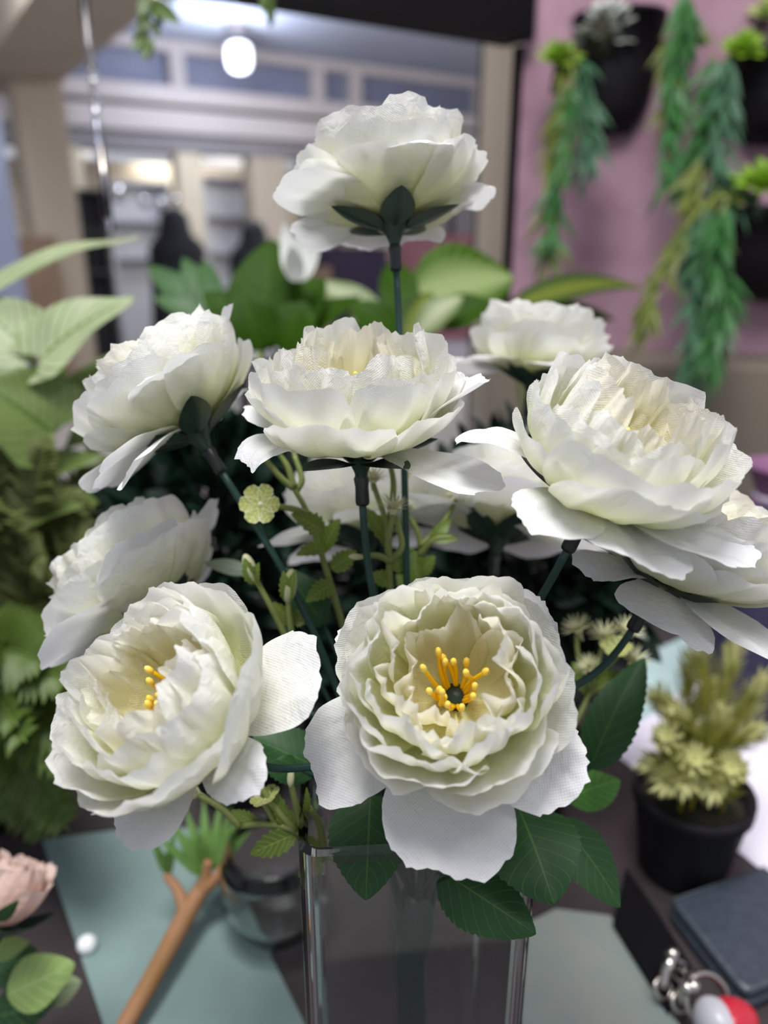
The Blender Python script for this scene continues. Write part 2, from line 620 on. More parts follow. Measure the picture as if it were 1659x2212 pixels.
    for i in range(stamens):
        a = 2 * math.pi * i / stamens + rng.uniform(-0.25, 0.25)
        ln = rng.uniform(0.75, 1.5)
        tip = rng.uniform(0.35, 0.85)
        sw = rng.uniform(-0.5, 0.5)
        q = [Vector((0.26 * math.cos(a), 0.26 * math.sin(a), 0.62)), Vector((0.5 * math.cos(a + sw / 2), 0.5 * math.sin(a + sw / 2), 0.62 + ln * 0.5)), Vector((tip * math.cos(a + sw), tip * math.sin(a + sw), 0.62 + ln))]
        q = [x * s for x in q]
        V, Fc = tubem(q, [0.075 * s, 0.06 * s, 0.05 * s], n=9, k=7)
        st = mk('stamen', V, Fc, M_FIL, fl, **kw)
        dd = (q[2] - q[1]).normalized()
        y, nn, ss = basis(dd, (0, 0, 1) if abs(dd.z) < 0.9 else (1, 0, 0))
        V, Fc = ellipm(q[2], nn * 0.085 * s, ss * 0.095 * s, dd * 0.15 * s)
        mk('anther', V, Fc, M_ANT, st, **kw)
    return fl


FR, MI = 1.5, 0.9
flower(11, 'highest white flower, seen from below against the lit hall', 850, 478, 0.252, (-0.06, 0.93, -0.35), hi=1.1, opn=0.80, sepal_e=(10, 26), sep0=-1.45, size=0.93,
       outers=[(290, 3.7, (46, 40, 26, 4, -40), 0.7), (205, 4.1, (22, 12, 6, 8, 25), 0.75), (150, 4.0, (20, 8, 0, -4, 0)), (15, 3.9, (40, 25, 15, 8, -30)), (75, 3.8, (16, 10, 6, 4, 5)), (110, 3.8, (16, 8, 4, 0, 0))])
flower(22, 'white flower side-on in the middle, one petal drooping to the right', 778, 968, 0.222, (-0.04, 0.95, 0.30), hi=FR, opn=0.97, dip=0.22, stamens=12, sepal_e=(4, 16), sep0=-1.0,
       outers=[(270, 2.4, (20, 26, 32, 36, 24), 0.85), (206, 3.6, (20, 15, 13, -5, -65), 0.5), (326, 4.15, (4, -4, -9, -13, 2), 0.42), (352, 3.9, (30, 30, 32, 34, 30), 0.6), (80, 3.7, (25, 12, 0, 0, 0)), (150, 3.6, (20, 18, 15, 12, 0))])
flower(33, 'white flower at upper left, tilted left with its dark calyx showing', 418, 925, 0.248, (-0.50, 0.83, -0.22), hi=1.1, opn=0.88, sepal_e=(12, 30), sep0=-1.5, size=0.97,
       outers=[(265, 3.6, (40, 34, 22, 5, -25), 0.7), (205, 3.8, (10, 2, -6, -12, -20)), (160, 4.0, (18, 8, 0, -5, -10)), (350, 4.2, (48, 44, 42, 40, 40)), (60, 4.0, (30, 20, 10, 0, 0)), (225, 3.9, (0, -8, -16, -24, -24), 0.35)])
flower(44, 'large white flower at right, its open top turned right', 1285, 1075, 0.203, (0.40, 0.80, 0.39), hi=FR, dip=0.16, stamens=10, sepal_e=(4, 14), sep0=0.2,
       outers=[(182, 3.9, (22, 18, 14, -8, -50), 0.42), (244, 3.2, (12, 8, 4, -2, -14), 0.58), (292, 3.35, (10, 7, 5, 3, 10), 0.7), (335, 3.9, (16, 12, 10, 8, 8), 0.6), (60, 3.7, (25, 12, 0, 0, 0))])
flower(55, 'white flower at lower left, open centre turned left showing yellow stamens', 440, 1570, 0.196, (-0.60, 0.42, 0.68), hi=FR, dip=0.08, stamens=12, sepal_e=(0, 10), sep0=0.4,
       outers=[(8, 3.45, (8, 4, 0, 4, 8), 0.7), (228, 2.95, (12, 6, 0, -2, -8), 0.85), (304, 2.75, (18, 14, 8, 0, -30), 0.5), (170, 3.6, (25, 12, 5, 0, 0)), (95, 3.6, (30, 20, 10, 5, 0))])
flower(66, 'frontmost white flower facing the camera, cup open on yellow stamens', 985, 1520, 0.202, (-0.05, 0.30, 0.95), hi=1.8, dip=0.12, stamens=16, sepal_e=(0, 8), sep0=0.6,
       outers=[(203, 4.05, (8, 2, -2, -6, -10), 0.6), (265, 4.0, (8, 2, -2, -4, -4), 0.72), (322, 3.45, (16, 12, 8, 6, 4), 0.66), (140, 3.4, (24, 18, 14, 10, 6), 0.62), (50, 3.4, (30, 20, 10, 5, 0))])
flower(77, 'pale blurred flower on the left edge, behind the lower left one', 350, 1310, 0.262, (-0.62, 0.74, -0.25), hi=MI, opn=0.88,
       outers=[(270, 3.8, (30, 26, 20, 15, 5), 0.75), (200, 4.1, (20, 14, 6, 2, -5), 0.75), (150, 4.0, (18, 8, 0, -5, -10)), (350, 4.1, (40, 30, 25, 20, 10)), (60, 3.9, (30, 20, 10, 0, 0))])
flower(88, 'small blurred white flower at back right, above the large right one', 1150, 815, 0.335, (0.12, 0.97, -0.10), opn=0.88, hi=0.8, size=0.95)
flower(99, 'white flower cut off by the right edge, below the large right one', 1430, 1250, 0.228, (0.48, 0.83, 0.24), hi=MI, opn=0.80, size=1.05,
       outers=[(180, 3.6, (12, 8, 4, -6, -20), 0.6), (222, 2.9, (10, 4, -2, -10, -35), 0.5), (275, 3.3, (2, -4, -8, -10, -8), 0.7), (330, 3.9, (8, 4, 0, -2, -6), 0.7), (60, 3.9, (25, 12, 0, 0, 0))])
flower(111, 'blurred white flower deep in the bouquet behind the middle stem', 790, 1165, 0.305, (-0.15, 0.9, -0.2), hi=0.8, size=0.98)
flower(122, 'blurred white flower seen from below between the middle and right ones', 1075, 1155, 0.295, (0.10, 0.93, -0.32), hi=0.8, size=0.98,
       outers=[(270, 4.1, (20, 15, 10, 0, -10), 0.75), (200, 4.2, (15, 10, 5, 2, -5), 0.7), (340, 4.2, (5, -3, -8, -12, -15), 0.7), (130, 4.0, (20, 8, 0, -5, -10)), (60, 4.0, (20, 10, 5, 0, 0))])

# ------------------------------------------------------------------ materials of the place
M_COUNTER = plain('counter_top', srgb(70, 63, 65), 0.35, srgb(54, 48, 50), 14)
M_PINK = plain('pink_wall_paint', srgb(176, 141, 158), 0.85, srgb(134, 102, 116), 14, bump=0.5, detail=8)
M_BLACKFRAME = plain('black_frame', srgb(12, 10, 15), 0.6, srgb(8, 7, 11), 9, spec=0.15)
M_BEIGE = plain('beige_paint', srgb(196, 184, 168), 0.8, srgb(182, 168, 152), 1.2)
M_CREAM = plain('cream_paint', srgb(226, 216, 196), 0.8, srgb(214, 200, 176), 1.0)
M_CEIL = plain('ceiling_paint', srgb(186, 192, 212), 0.85, srgb(172, 178, 198), 0.8)
M_LEDGE = plain('ledge_paint', srgb(196, 187, 188), 0.7, srgb(180, 171, 172), 1.0)
M_GREY = plain('grey_paint', srgb(140, 136, 142), 0.7, srgb(120, 116, 122), 1.3)
M_PANE = plain('tinted_pane', srgb(128, 132, 156), 0.12, srgb(108, 112, 134), 1.5)
M_DARK = plain('dark_fitting', srgb(52, 50, 56), 0.6, srgb(38, 36, 42), 4)
M_BLUE = plain('blue_grey_panel', srgb(146, 152, 176), 0.6, srgb(130, 136, 160), 2)
M_WOODB = plain('brown_panel', srgb(150, 124, 104), 0.6, srgb(128, 104, 86), 3)
M_FLOOR = plain('floor_tile', srgb(170, 164, 160), 0.3, srgb(156, 150, 146), 2)

# ------------------------------------------------------------------ the setting
def slab(name, P, ex, ey, ez, mat, kind=None, parent=None):
    V, Fc = boxm(P, ex, ey, ez)
    return mk(name, V, Fc, mat, parent, smooth=False, kind=kind)


slab('floor', (0, 5, -0.05), (9, 0, 0), (0, 9, 0), (0, 0, 0.05), M_FLOOR, 'structure')

# counter: dark top and body
ct = thing('shop_counter', 'dark brown counter top under the vase and pots', 'counter', (0, 0.5, 0))
slab('counter_top', (0.0, 0.56, TABLE - 0.02), (0.85, 0, 0), (0, 0.52, 0), (0, 0, 0.02), M_COUNTER, parent=ct)
slab('counter_body', (0.0, 0.56, TABLE / 2 - 0.02), (0.82, 0, 0), (0, 0.48, 0), (0, 0, TABLE / 2 - 0.02), M_DARK, parent=ct)

# pink wall with the planters, slightly turned, nearer at the right
YW = math.radians(-14)
PW = W(1116, 400, 1.16)
DW = Vector((math.cos(YW), math.sin(YW), 0))
NW = Vector((DW.y, -DW.x, 0))            # towards the camera


def wallp(px, py, off=0.0):
    return onplane(px, py, PW + NW * off, NW)


wz0 = wallp(1500, 760).z
slab('wall_right', PW + DW * 0.6 - NW * 0.04 + Vector((0, 0, (wz0 + 2.9) / 2 - PW.z)), DW * 0.6, NW * 0.04, (0, 0, (2.9 - wz0) / 2), M_PINK, 'structure')
# beige plinth the wall stands on
slab('baseboard_right', PW + DW * 0.65 + NW * 0.05 + Vector((0, 0, wz0 / 2 - PW.z)), DW * 0.65, NW * 0.12, (0, 0, wz0 / 2), plain('plinth_paint', srgb(124, 113, 102), 0.8, srgb(110, 100, 90), 6), 'structure')

# dark header and jamb of the shop opening
hz = wallp(1120, 94).z
hl = onz(300, -40, hz)
hr = wallp(1123, 94)
hd = (hr - hl)
hd.z = 0
hlen = hd.length
hd.normalize()
hn = Vector((hd.y, -hd.x, 0))
slab('trim_1', hr - hd * (hlen + 0.6) / 2 + Vector((0, 0, 0.15)), hd * ((hlen + 0.6) / 2), hn * 0.03, (0, 0, 0.15), M_BLACKFRAME, 'structure')
jb = wallp(1110, 400)
slab('trim_2', Vector((jb.x, jb.y + 0.02, hz / 2)), hd * 0.004, hn * 0.008, (0, 0, hz / 2), M_BLACKFRAME, 'structure')

# ---- the hall outside: facade turned 32 degrees, farther at the right
YF = math.radians(32)
DF = Vector((math.cos(YF), math.sin(YF), 0))
NF = Vector((DF.y, -DF.x, 0))
PF = W(508, 250, 8.5)


def fac(px, py, off=0.0):
    return onplane(px, py, PF + NF * off, NF)


def fs(px, py=250, off=0.0):
    return (fac(px, py, off) - PF).dot(DF)


def fz(py, px=508):
    return fac(px, py).z


def fbox(name, s0, s1, z0, z1, off, th, mat, kind=None, parent=None):
    c = PF + DF * (s0 + s1) / 2 + NF * (off - th / 2)
    c.z = (z0 + z1) / 2
    return slab(name, c, DF * (s1 - s0) / 2, NF * (th / 2), (0, 0, (z1 - z0) / 2), mat, kind, parent)


ZC = fz(104)
SL, SR = fs(-500), fs(1500)
cpl = PF + NF * 2.5
slab('ceiling', Vector((cpl.x, cpl.y, ZC + 0.05)), DF * 9, NF * 3.6, (0, 0, 0.05), M_CEIL, 'structure')
z1, z2, z3, z4 = fz(203), fz(238), fz(250), fz(335)
fbox('wall_back', SL, SR, z1, ZC, -0.30, 0.1, M_GREY, 'structure')
# clerestory: each pane its own object in a row of mullions
win = fbox('window_1', SL, SR, ZC - 0.10, ZC, 0.0, 0.3, M_LEDGE, 'structure')
edges = [90, 392, 690, 770, 1040, 1400]
for i, (a, b) in enumerate(zip([-300] + edges, edges)):
    sa, sb = fs(a), fs(b)
    fbox('pane', sa + 0.07, sb - 0.07, z1, ZC - 0.10, -0.12, 0.02, M_PANE, None, win)
for a in edges:
    s = fs(a)
    fbox('mullion', s - 0.08, s + 0.08, z1, ZC - 0.10, 0.0, 0.28, M_LEDGE, None, win)
fbox('trim_3', SL, SR, z2, z1, 0.10, 0.42, M_LEDGE, 'structure')
fbox('trim_4', SL, SR, z3, z2, -0.10, 0.20, M_DARK, 'structure')
fbox('trim_5', SL, SR, z3 - (z3 - z4) * 0.55, z3, 0.12, 0.5, M_LEDGE, 'structure')
fbox('trim_6', SL, SR, z4, z3 - (z3 - z4) * 0.55, 0.02, 0.4, M_GREY, 'structure')
# shopfront behind: cream back wall, posts, lit fitting
fbox('wall_shopfront', SL, SR, 0, z4, -1.6, 0.1, M_CREAM, 'structure')
for a, w, mt in ((130, 0.16, M_CREAM), (400, 0.13, M_CREAM), (575, 0.22, M_BEIGE), (690, 0.2, M_GREY), (860, 0.25, M_BEIGE), (1010, 0.16, M_GREY)):
    s = fs(a)
    fbox('trim_post', s - w, s + w, 0, z4, 0.0, 0.25, mt, 'structure')
tp = W(1074, 400, 2.1)
slab('trim_pillar', Vector((tp.x, tp.y, 1.5)), hd * 0.042, hn * 0.03, (0, 0, 1.5), M_BEIGE, 'structure')
tp = W(1036, 400, 2.12)
slab('trim_pillar_edge', Vector((tp.x, tp.y, 1.5)), hd * 0.007, hn * 0.012, (0, 0, 1.5), M_DARK, 'structure')

# left: deep beam with a beige face running away to the left, and the pillar under it
bq = W(300, 40, 4.4)
bdir = -NF
bz = bq.z
bc = bq + bdir * 1.4 - DF * 0.3
slab('trim_beam', Vector((bc.x, bc.y, (bz + ZC) / 2 + 0.6)), bdir * 1.9, DF * 0.3, (0, 0, (ZC - bz) / 2 + 0.6), M_BEIGE, 'structure')
pl = W(88, 300, 6.4)
slab('trim_column', Vector((pl.x, pl.y, bz / 2)), DF * 0.19, NF * 0.19, (0, 0, bz / 2), M_BEIGE, 'structure')
pl = W(-10, 500, 5.2)
slab('door_1', Vector((pl.x, pl.y, 1.0)), DF * 0.13, NF * 0.04, (0, 0, 1.0), M_BLUE, 'structure')
pl = W(62, 500, 6.2)
slab('trim_dado', Vector((pl.x, pl.y, 0.62)), DF * 0.16, NF * 0.24, (0, 0, 0.62), M_WOODB, 'structure')

# pendant lamp with a lit milk-glass globe
lp = onz(512, 52, ZC)
lamp = thing('pendant_lamp', 'lit white glass pendant lamp hanging from the hall ceiling', 'lamp', lp)
V, Fc = lathem([(0.0, 0.0), (0.12, 0.0), (0.13, -0.02), (0.03, -0.05), (0.0, -0.05)], Matrix.Translation(lp))
mk('canopy', V, Fc, M_GREY, lamp)
gc = onplane(508, 124, lp, Vector((0, 1, 0)))
V, Fc = tubem([lp, (lp.x, lp.y, gc.z + 0.10)], 0.015, 4, 8)
mk('rod', V, Fc, M_GREY, lamp)
rr = 26 / FPX * (gc - CAM).dot(F_)
V, Fc = lathem([(0.0, rr * 1.08), (rr * 0.55, rr * 1.05), (rr * 0.9, rr * 0.85), (rr, rr * 0.45), (rr, -rr * 0.35), (rr * 0.85, -rr * 0.8), (rr * 0.5, -rr * 1.05), (0.0, -rr * 1.12)], Matrix.Translation(Vector((lp.x, lp.y, gc.z))))
mk('globe', V, Fc, glow('lamp_globe_glow', (0.95, 0.98, 1.0), 3.2), lamp)
ld = bpy.data.lights.new('pendant_lamp_bulb', 'POINT')
ld.energy = 55
ld.color = (0.82, 0.89, 1.0)
ld.shadow_soft_size = 0.15
lo = bpy.data.objects.new('pendant_lamp_bulb', ld)
COL.objects.link(lo)
lo.location = (lp.x - 0.02, lp.y - 0.45, gc.z - 0.25)

sl = fac(420, 330, -0.9)
area('shopfront_fill_light', (sl.x, sl.y, sl.z + 0.1), (sl.x + 0.3, sl.y + 0.6, 0.9), 1.6, 22, (1.0, 0.97, 0.92), 0.4)  # area light added inside the shopfront to brighten its cream wall

# lit fittings and goods of the far shopfront
M_GLOWW = glow('strip_light_glow', (1.0, 0.99, 0.98), 0.7)
for k, (px, py, w, h, lab) in enumerate(((500, 345, 0.42, 0.10, 'wide lit light box under the hall beam, left of the top flower'), (160, 330, 0.20, 0.06, 'narrow lit light box beside the left beige pillar'))):
    c = fac(px, py, -0.5)
    t = thing('light_box', lab, 'light box', c)
    fo = (PF - c).dot(NF)
    V, Fc = boxm(c, DF * w, NF * 0.05, (0, 0, h))
    mk('housing', V, Fc, M_LEDGE, t, smooth=False)
    V, Fc = boxm(c + NF * 0.06, DF * (w * 0.94), NF * 0.012, (0, 0, h * 0.85))
    mk('diffuser', V, Fc, M_GLOWW, t, smooth=False)


def cabinet(px, pytop, pybot, w, off, mat, lab, shelves=2, name='display_cabinet'):
    a = fac(px, pytop, off)
    t = thing(name, lab, 'cabinet', (a.x, a.y, 0))
    top = a.z
    for sgn in (-1, 1):
        slab('side_panel', Vector((a.x, a.y, top / 2)) + DF * (sgn * w), DF * 0.015, NF * 0.15, (0, 0, top / 2), mat, parent=t)
    slab('back_panel', Vector((a.x, a.y, top / 2)) - NF * 0.14, DF * w, NF * 0.01, (0, 0, top / 2), mat, parent=t)
    for i in range(shelves + 1):
        z = top * (1 - 0.22 * i)
        slab('shelf', Vector((a.x, a.y, z)), DF * w, NF * 0.15, (0, 0, 0.012), mat, parent=t)
    return t


M_CABW = plain('white_cabinet', srgb(214, 214, 218), 0.4, srgb(200, 200, 206), 3)
cabinet(185, 412, 520, 0.12, 0.9, plain('charcoal_cabinet', srgb(84, 82, 88), 0.6, srgb(70, 68, 74), 4), 'dark open display cabinet in the hall beside the left pillar')
cabinet(290, 395, 520, 0.34, -0.4, M_CABW, 'white open display cabinet behind the veiled people')
cabinet(480, 385, 520, 0.30, -0.6, M_CABW, 'pale open display cabinet in the hall, left of the top flower', 3)
cabinet(100, 430, 520, 0.14, 0.2, M_CABW, 'low white display cabinet against the left pillar')

# shiny glass globes and goods on the white cabinet
M_GLOBE = plain('silver_ball', (0.9, 0.92, 0.95), 0.08, (0.85, 0.87, 0.9), 3, metal=1.0)
for k, (px, py, r) in enumerate(((252, 412, 0.085), (310, 432, 0.06), (345, 436, 0.065), (380, 430, 0.05))):
    c = fac(px, py, 0.2)
    t = thing('glass_globe', ('leftmost and largest', 'second from left', 'third from left', 'rightmost and smallest')[k] + ' of four shiny globes on the white hall cabinet', 'globe', c, 'shiny globes in the hall')
    V, Fc = ellipm(c, (r, 0, 0), (0, r, 0), (0, 0, r), 16, 10)
    mk('ball', V, Fc, M_GLOBE, t)
    V, Fc = lathem([(r * 0.5, -r * 1.25), (r * 0.5, -r * 1.1), (r * 0.3, -r * 0.8)], Matrix.Translation(c), 12)
    mk('stand', V, Fc, M_DARK, t)

# two people in black veils seen from behind
M_ROBE = plain('black_robe_cloth', srgb(34, 36, 46), 0.8, srgb(24, 25, 33), 5)


def person(px, py, d, lab):
    top = W(px, py, d)
    H = top.z
    t = thing('person', lab, 'person', (top.x, top.y, 0), 'veiled people in the hall')
    prof = [(0.0, 0.34, 0.26), (0.10, 0.32, 0.24), (0.35, 0.27, 0.20), (0.52, 0.25, 0.18), (0.62, 0.25, 0.17), (0.72, 0.25, 0.17), (0.79, 0.21, 0.15), (0.83, 0.14, 0.13), (0.865, 0.115, 0.12), (0.90, 0.115, 0.13), (0.94, 0.11, 0.13), (0.975, 0.085, 0.10), (0.993, 0.045, 0.055), (1.0, 0.004, 0.004)]
    V, k = [], 28
    for h, a, b in prof:
        for j in range(k):
            q = 2 * math.pi * j / k
            f = 1 + (0.05 * math.sin(7 * q + h * 3) if h < 0.6 else 0)
            V.append((top.x + a * f * math.cos(q), top.y + b * f * math.sin(q), h * H))
    Fc = [(i * k + j, i * k + (j + 1) % k, (i + 1) * k + (j + 1) % k, (i + 1) * k + j) for i in range(len(prof) - 1) for j in range(k)]
    Fc.append(tuple(range(k))[::-1])
    mk('robed_body', V, Fc, M_ROBE, t)
    # veil falling over the shoulders
    vp = [(0.74, 0.26, 0.19), (0.80, 0.222, 0.165), (0.845, 0.15, 0.145), (0.88, 0.13, 0.14), (0.95, 0.118, 0.138), (0.985, 0.075, 0.09), (1.004, 0.01, 0.01)]
    V = []
    for h, a, b in vp:
        for j in range(k):
            q = 2 * math.pi * j / k
            f = 1 + 0.03 * math.sin(9 * q) * (1 - h) * 4
            V.append((top.x + a * f * math.cos(q), top.y + b * f * math.sin(q), h * H))
    Fc = [(i * k + j, i * k + (j + 1) % k, (i + 1) * k + (j + 1) % k, (i + 1) * k + j) for i in range(len(vp) - 1) for j in range(k)]
    mk('veil', V, Fc, M_ROBE, t)


person(374, 448, 6.6, 'person in a black veil and robe, nearer of the two at left')
person(546, 476, 7.4, 'person in a black veil and robe, farther right by the top flower')

# goods just outside the opening, below the top flower
M_PURP = plain('purple_cloth', srgb(60, 46, 78), 0.7, srgb(44, 34, 60), 8)
M_ROSE = plain('rose_paper', srgb(176, 120, 130), 0.7, srgb(150, 96, 110), 8)


ZT = W(762, 535, 3.2).z - 0.42


def bag(px, py, d, w, mat, lab):
    c = W(px, py, d)
    h = c.z - ZT - 0.021
    t = thing('shopping_bag', lab, 'bag', (c.x, c.y, c.z - h))
    V = []
    for z, f in ((c.z - h, 0.9), (c.z - h * 0.5, 1.0), (c.z, 0.92)):
        for sx, sy in ((-1, -1), (1, -1), (1, 1), (-1, 1)):
            V.append((c.x + sx * w * f, c.y + sy * w * 0.45 * f, z))
    Fc = [(0, 1, 2, 3)] + [(i * 4 + j, i * 4 + (j + 1) % 4, i * 4 + 4 + (j + 1) % 4, i * 4 + 4 + j) for i in range(2) for j in range(4)]
    mk('bag_body', V, Fc, mat, t, smooth=False)
    for sy in (-1, 1):
        y = c.y + sy * w * 0.4
        V, Fc = tubem([(c.x - w * 0.4, y, c.z - 0.01), (c.x - w * 0.35, y, c.z + h * 0.35), (c.x + w * 0.35, y, c.z + h * 0.35), (c.x + w * 0.4, y, c.z - 0.01)], 0.008, 12, 6)
        mk('handle', V, Fc, M_DARK, t)


bag(762, 535, 3.2, 0.16, M_PURP, 'dark purple shopping bag seen under the top flower')
bag(935, 505, 3.4, 0.20, M_ROSE, 'dusty pink shopping bag right of the top flower stem')
bag(665, 575, 3.0, 0.10, M_WOODB, 'brown paper shopping bag left of the purple one')
# tables the bags stand on
for px, py, d, w, lab in ((762, 535, 3.2, 0.5, 'pale side table under the shopping bags in the hall'),):
    c = W(px, py, d)
    t = thing('side_table', lab, 'table', (c.x + 0.1, c.y, 0))
    zt = ZT
    slab('table_top', (c.x + 0.1, c.y + 0.1, zt), (0.62, 0, 0), (0, 0.32, 0), (0, 0, 0.02), M_CABW, parent=t)
    for sx in (-1, 1):
        for sy in (-1, 1):
            slab('leg', (c.x + 0.1 + sx * 0.56, c.y + 0.1 + sy * 0.26, zt / 2), (0.02, 0, 0), (0, 0.02, 0), (0, 0, zt / 2), M_DARK, parent=t)

# ------------------------------------------------------------------ planters on the pink wall
M_POT = plain('black_pot_plastic', srgb(22, 19, 26), 0.6, srgb(14, 12, 17), 20, spec=0.25)
M_VINE_G = leaf_mat('trailing_leaf_green', srgb(48, 104, 52), srgb(90, 140, 70), trans=0.25)
M_VINE_B = leaf_mat('trailing_leaf_bluegreen', srgb(56, 98, 70), srgb(110, 150, 120), trans=0.25)
M_VINE_Y = leaf_mat('trailing_leaf_olive', srgb(104, 116, 48), srgb(140, 150, 80), trans=0.25)
M_LIME = leaf_mat('lime_succulent_leaf', srgb(126, 168, 40), srgb(170, 200, 70), trans=0.2)
M_PALE = leaf_mat('pale_lime_leaf', srgb(168, 186, 108), srgb(200, 210, 150), trans=0.2)
M_SILV = plain('silver_succulent', srgb(206, 210, 202), 0.5, srgb(170, 176, 166), 80)
M_SOIL = plain('potting_moss', srgb(44, 42, 24), 0.9, srgb(28, 28, 18), 120)


def wall_pot(px, py, wpx, hpx, lab):
    c = wallp(px, py)
    d = (c - CAM).dot(F_)
    r, h = wpx / FPX * d / 2, hpx / FPX * d
    t = thing('wall_planter', lab, 'planter', c, 'black planters on the pink wall')
    M = Matrix((DW, -NW, Vector((0, 0, 1)))).transposed().to_4x4()
    M.translation = c
    prof = [(r * 0.02, -h), (r * 0.32, -h * 0.985), (r * 0.60, -h * 0.90), (r * 0.80, -h * 0.74), (r * 0.94, -h * 0.45), (r, 0.0), (r * 1.03, 0.0), (r * 1.03, 0.006), (r * 0.95, 0.006), (r * 0.93, -0.02)]
    V, Fc = lathem(prof, M, 24, math.pi, 2 * math.pi)
    mk('pot_shell', V, Fc, M_POT, t)
    V, Fc = boxm(c - Vector((0, 0, h * 0.5)) + NW * 0.004, DW * r * 0.5, NW * 0.004, (0, 0, h * 0.48))
    mk('back_plate', V, Fc, M_POT, t, smooth=False)
    V, Fc = lathem([(0.001, -0.012), (r * 0.94, -0.016)], M, 24, math.pi, 2 * math.pi)
    mk('potting_moss', V, Fc, M_SOIL, t)
    return c, r, d


PA = wall_pot(1338, 45, 192, 225, 'black wall planter at upper left of the pink wall')
PB = wall_pot(1690, 128, 230, 170, 'black wall planter at upper right, cut by the frame')
PC = wall_pot(1690, 455, 270, 190, 'lowest black wall planter at the right edge')


def rosette(name, px, py, d, r, n, mat, lab, cat='succulent', rings=4, up=(0, -0.5, 0.9), grp='little succulents in the wall planters', seed=1):
    rng = random.Random(seed)
    c = W(px, py, d)
    t = thing(name, lab, cat, c, grp)
    upv = Vector(up).normalized()
    y, nn, ss = basis(upv, (1, 0, 0))
    V, Fc = tubem([c - upv * r * 1.2, c], r * 0.12, 4, 6)
    mk('stem', V, Fc, M_SOIL, t)
    for k in range(rings):
        e = math.radians(5 + 75 * k / max(1, rings - 1))
        m = max(4, int(n * (1 - 0.15 * k)))
        for i in range(m):
            a = 2 * math.pi * (i + 0.5 * (k % 2)) / m + rng.uniform(-0.15, 0.15)
            dr = (nn * math.cos(a) + ss * math.sin(a)) * math.cos(e) + upv * math.sin(e)
            ln = r * (1 - 0.13 * k) * rng.uniform(0.85, 1.1)
            V, Fc, uv = leafm(c, c + dr * ln, ln * 0.42, hint=upv, bend=-0.08, fold=0.35, shape='ovate', nu=5, nv=7)
            mk('leaf', V, Fc, mat, t, uv)
    return t


rosette('lime_succulent', 1206, 126, 1.02, 0.036, 9, M_LIME, 'lime rosette at the left rim of the upper left planter', seed=2)
rosette('lime_succulent', 1376, 52, 1.06, 0.026, 9, M_LIME, 'small lime rosette at the right rim of the upper left planter', seed=3)
rosette('lime_succulent', 1604, 108, 0.98, 0.036, 10, M_LIME, 'bright lime rosette on the upper right planter', seed=4)
rosette('lime_succulent', 1655, 30, 1.0, 0.032, 8, M_PALE, 'pale lime rosette at the top right corner', seed=5)
rosette('lime_succulent', 1645, 395, 0.92, 0.040, 9, M_LIME, 'lime rosette on the lowest planter at the right edge', seed=6)
rosette('lime_succulent', 1590, 425, 0.94, 0.026, 8, M_PALE, 'small pale rosette left of the lime one, lowest planter', seed=8)
rosette('lime_succulent', 1500, 90, 1.0, 0.030, 8, M_VINE_Y, 'olive rosette between the two upper planters', seed=9)
rosette('lime_succulent', 1232, 38, 1.08, 0.014, 7, M_PALE, 'tiny lime sprig against the pink wall, top left', seed=10)

# silver cluster: knobbly head of small beads
t = thing('silver_succulent', 'silvery white knobbly succulent in the upper left planter', 'succulent', W(1303, 90, 1.04))
rng = random.Random(4)
c0 = W(1303, 82, 1.03)
for k in range(60):
    a, e = rng.uniform(0, 6.28), math.acos(rng.uniform(-0.35, 1))
    dr = Vector((math.sin(e) * math.cos(a), math.sin(e) * math.sin(a) * 0.7 - 0.2, math.cos(e)))
    p = c0 + dr * 0.036
    V, Fc = ellipm(p, (0.0055, 0, 0), (0, 0.0055, 0), dr * 0.009, 7, 5)
    mk('bead', V, Fc, M_SILV, t)
V, Fc = ellipm(c0, (0.030, 0, 0), (0, 0.024, 0), (0, 0, 0.030), 12, 8)
mk('core', V, Fc, M_SOIL, t)


def trailing(path, d, mat, lab, dens=60, ln=0.03, wd=0.006, seed=0, spread=0.75, grp='trailing vines on the pink wall', name='trailing_vine', cat='vine'):
    """hanging strand: stem plus a mass of fine needle leaves"""
    rng = random.Random(seed)
    P = [W(x, y, d) for x, y in path]
    t = thing(name, lab, cat, P[0], grp)
    V, Fc = tubem(P, [0.0022, 0.0012], 24, 6)
    mk('stem', V, Fc, M_VINE_Y, t)
    pts = smooth_path(P, 80)
    lv = []
    for k in range(int(dens * 0.5)):
        i = rng.randint(1, 78)
        p = Vector(pts[i])
        tg = (Vector(pts[i + 1]) - Vector(pts[i - 1])).normalized()
        side = Vector((rng.uniform(-1, 1), rng.uniform(-1, 0.6), rng.uniform(-0.3, 0.3)))
        dr = (tg * rng.uniform(0.7, 1.5) + side * spread).normalized()
        l = ln * rng.uniform(0.8, 2.0)
        lv.append(leafm(p, p + dr * l, wd * rng.uniform(0.8, 1.3), hint=(rng.uniform(-0.5, 0.5), -1, 0.6), bend=0.06, shape='lance', nu=3, nv=6))
    V, Fc, uv = joinl(lv)
    mk('foliage', V, Fc, mat, t, uv, kind='stuff')
    return t


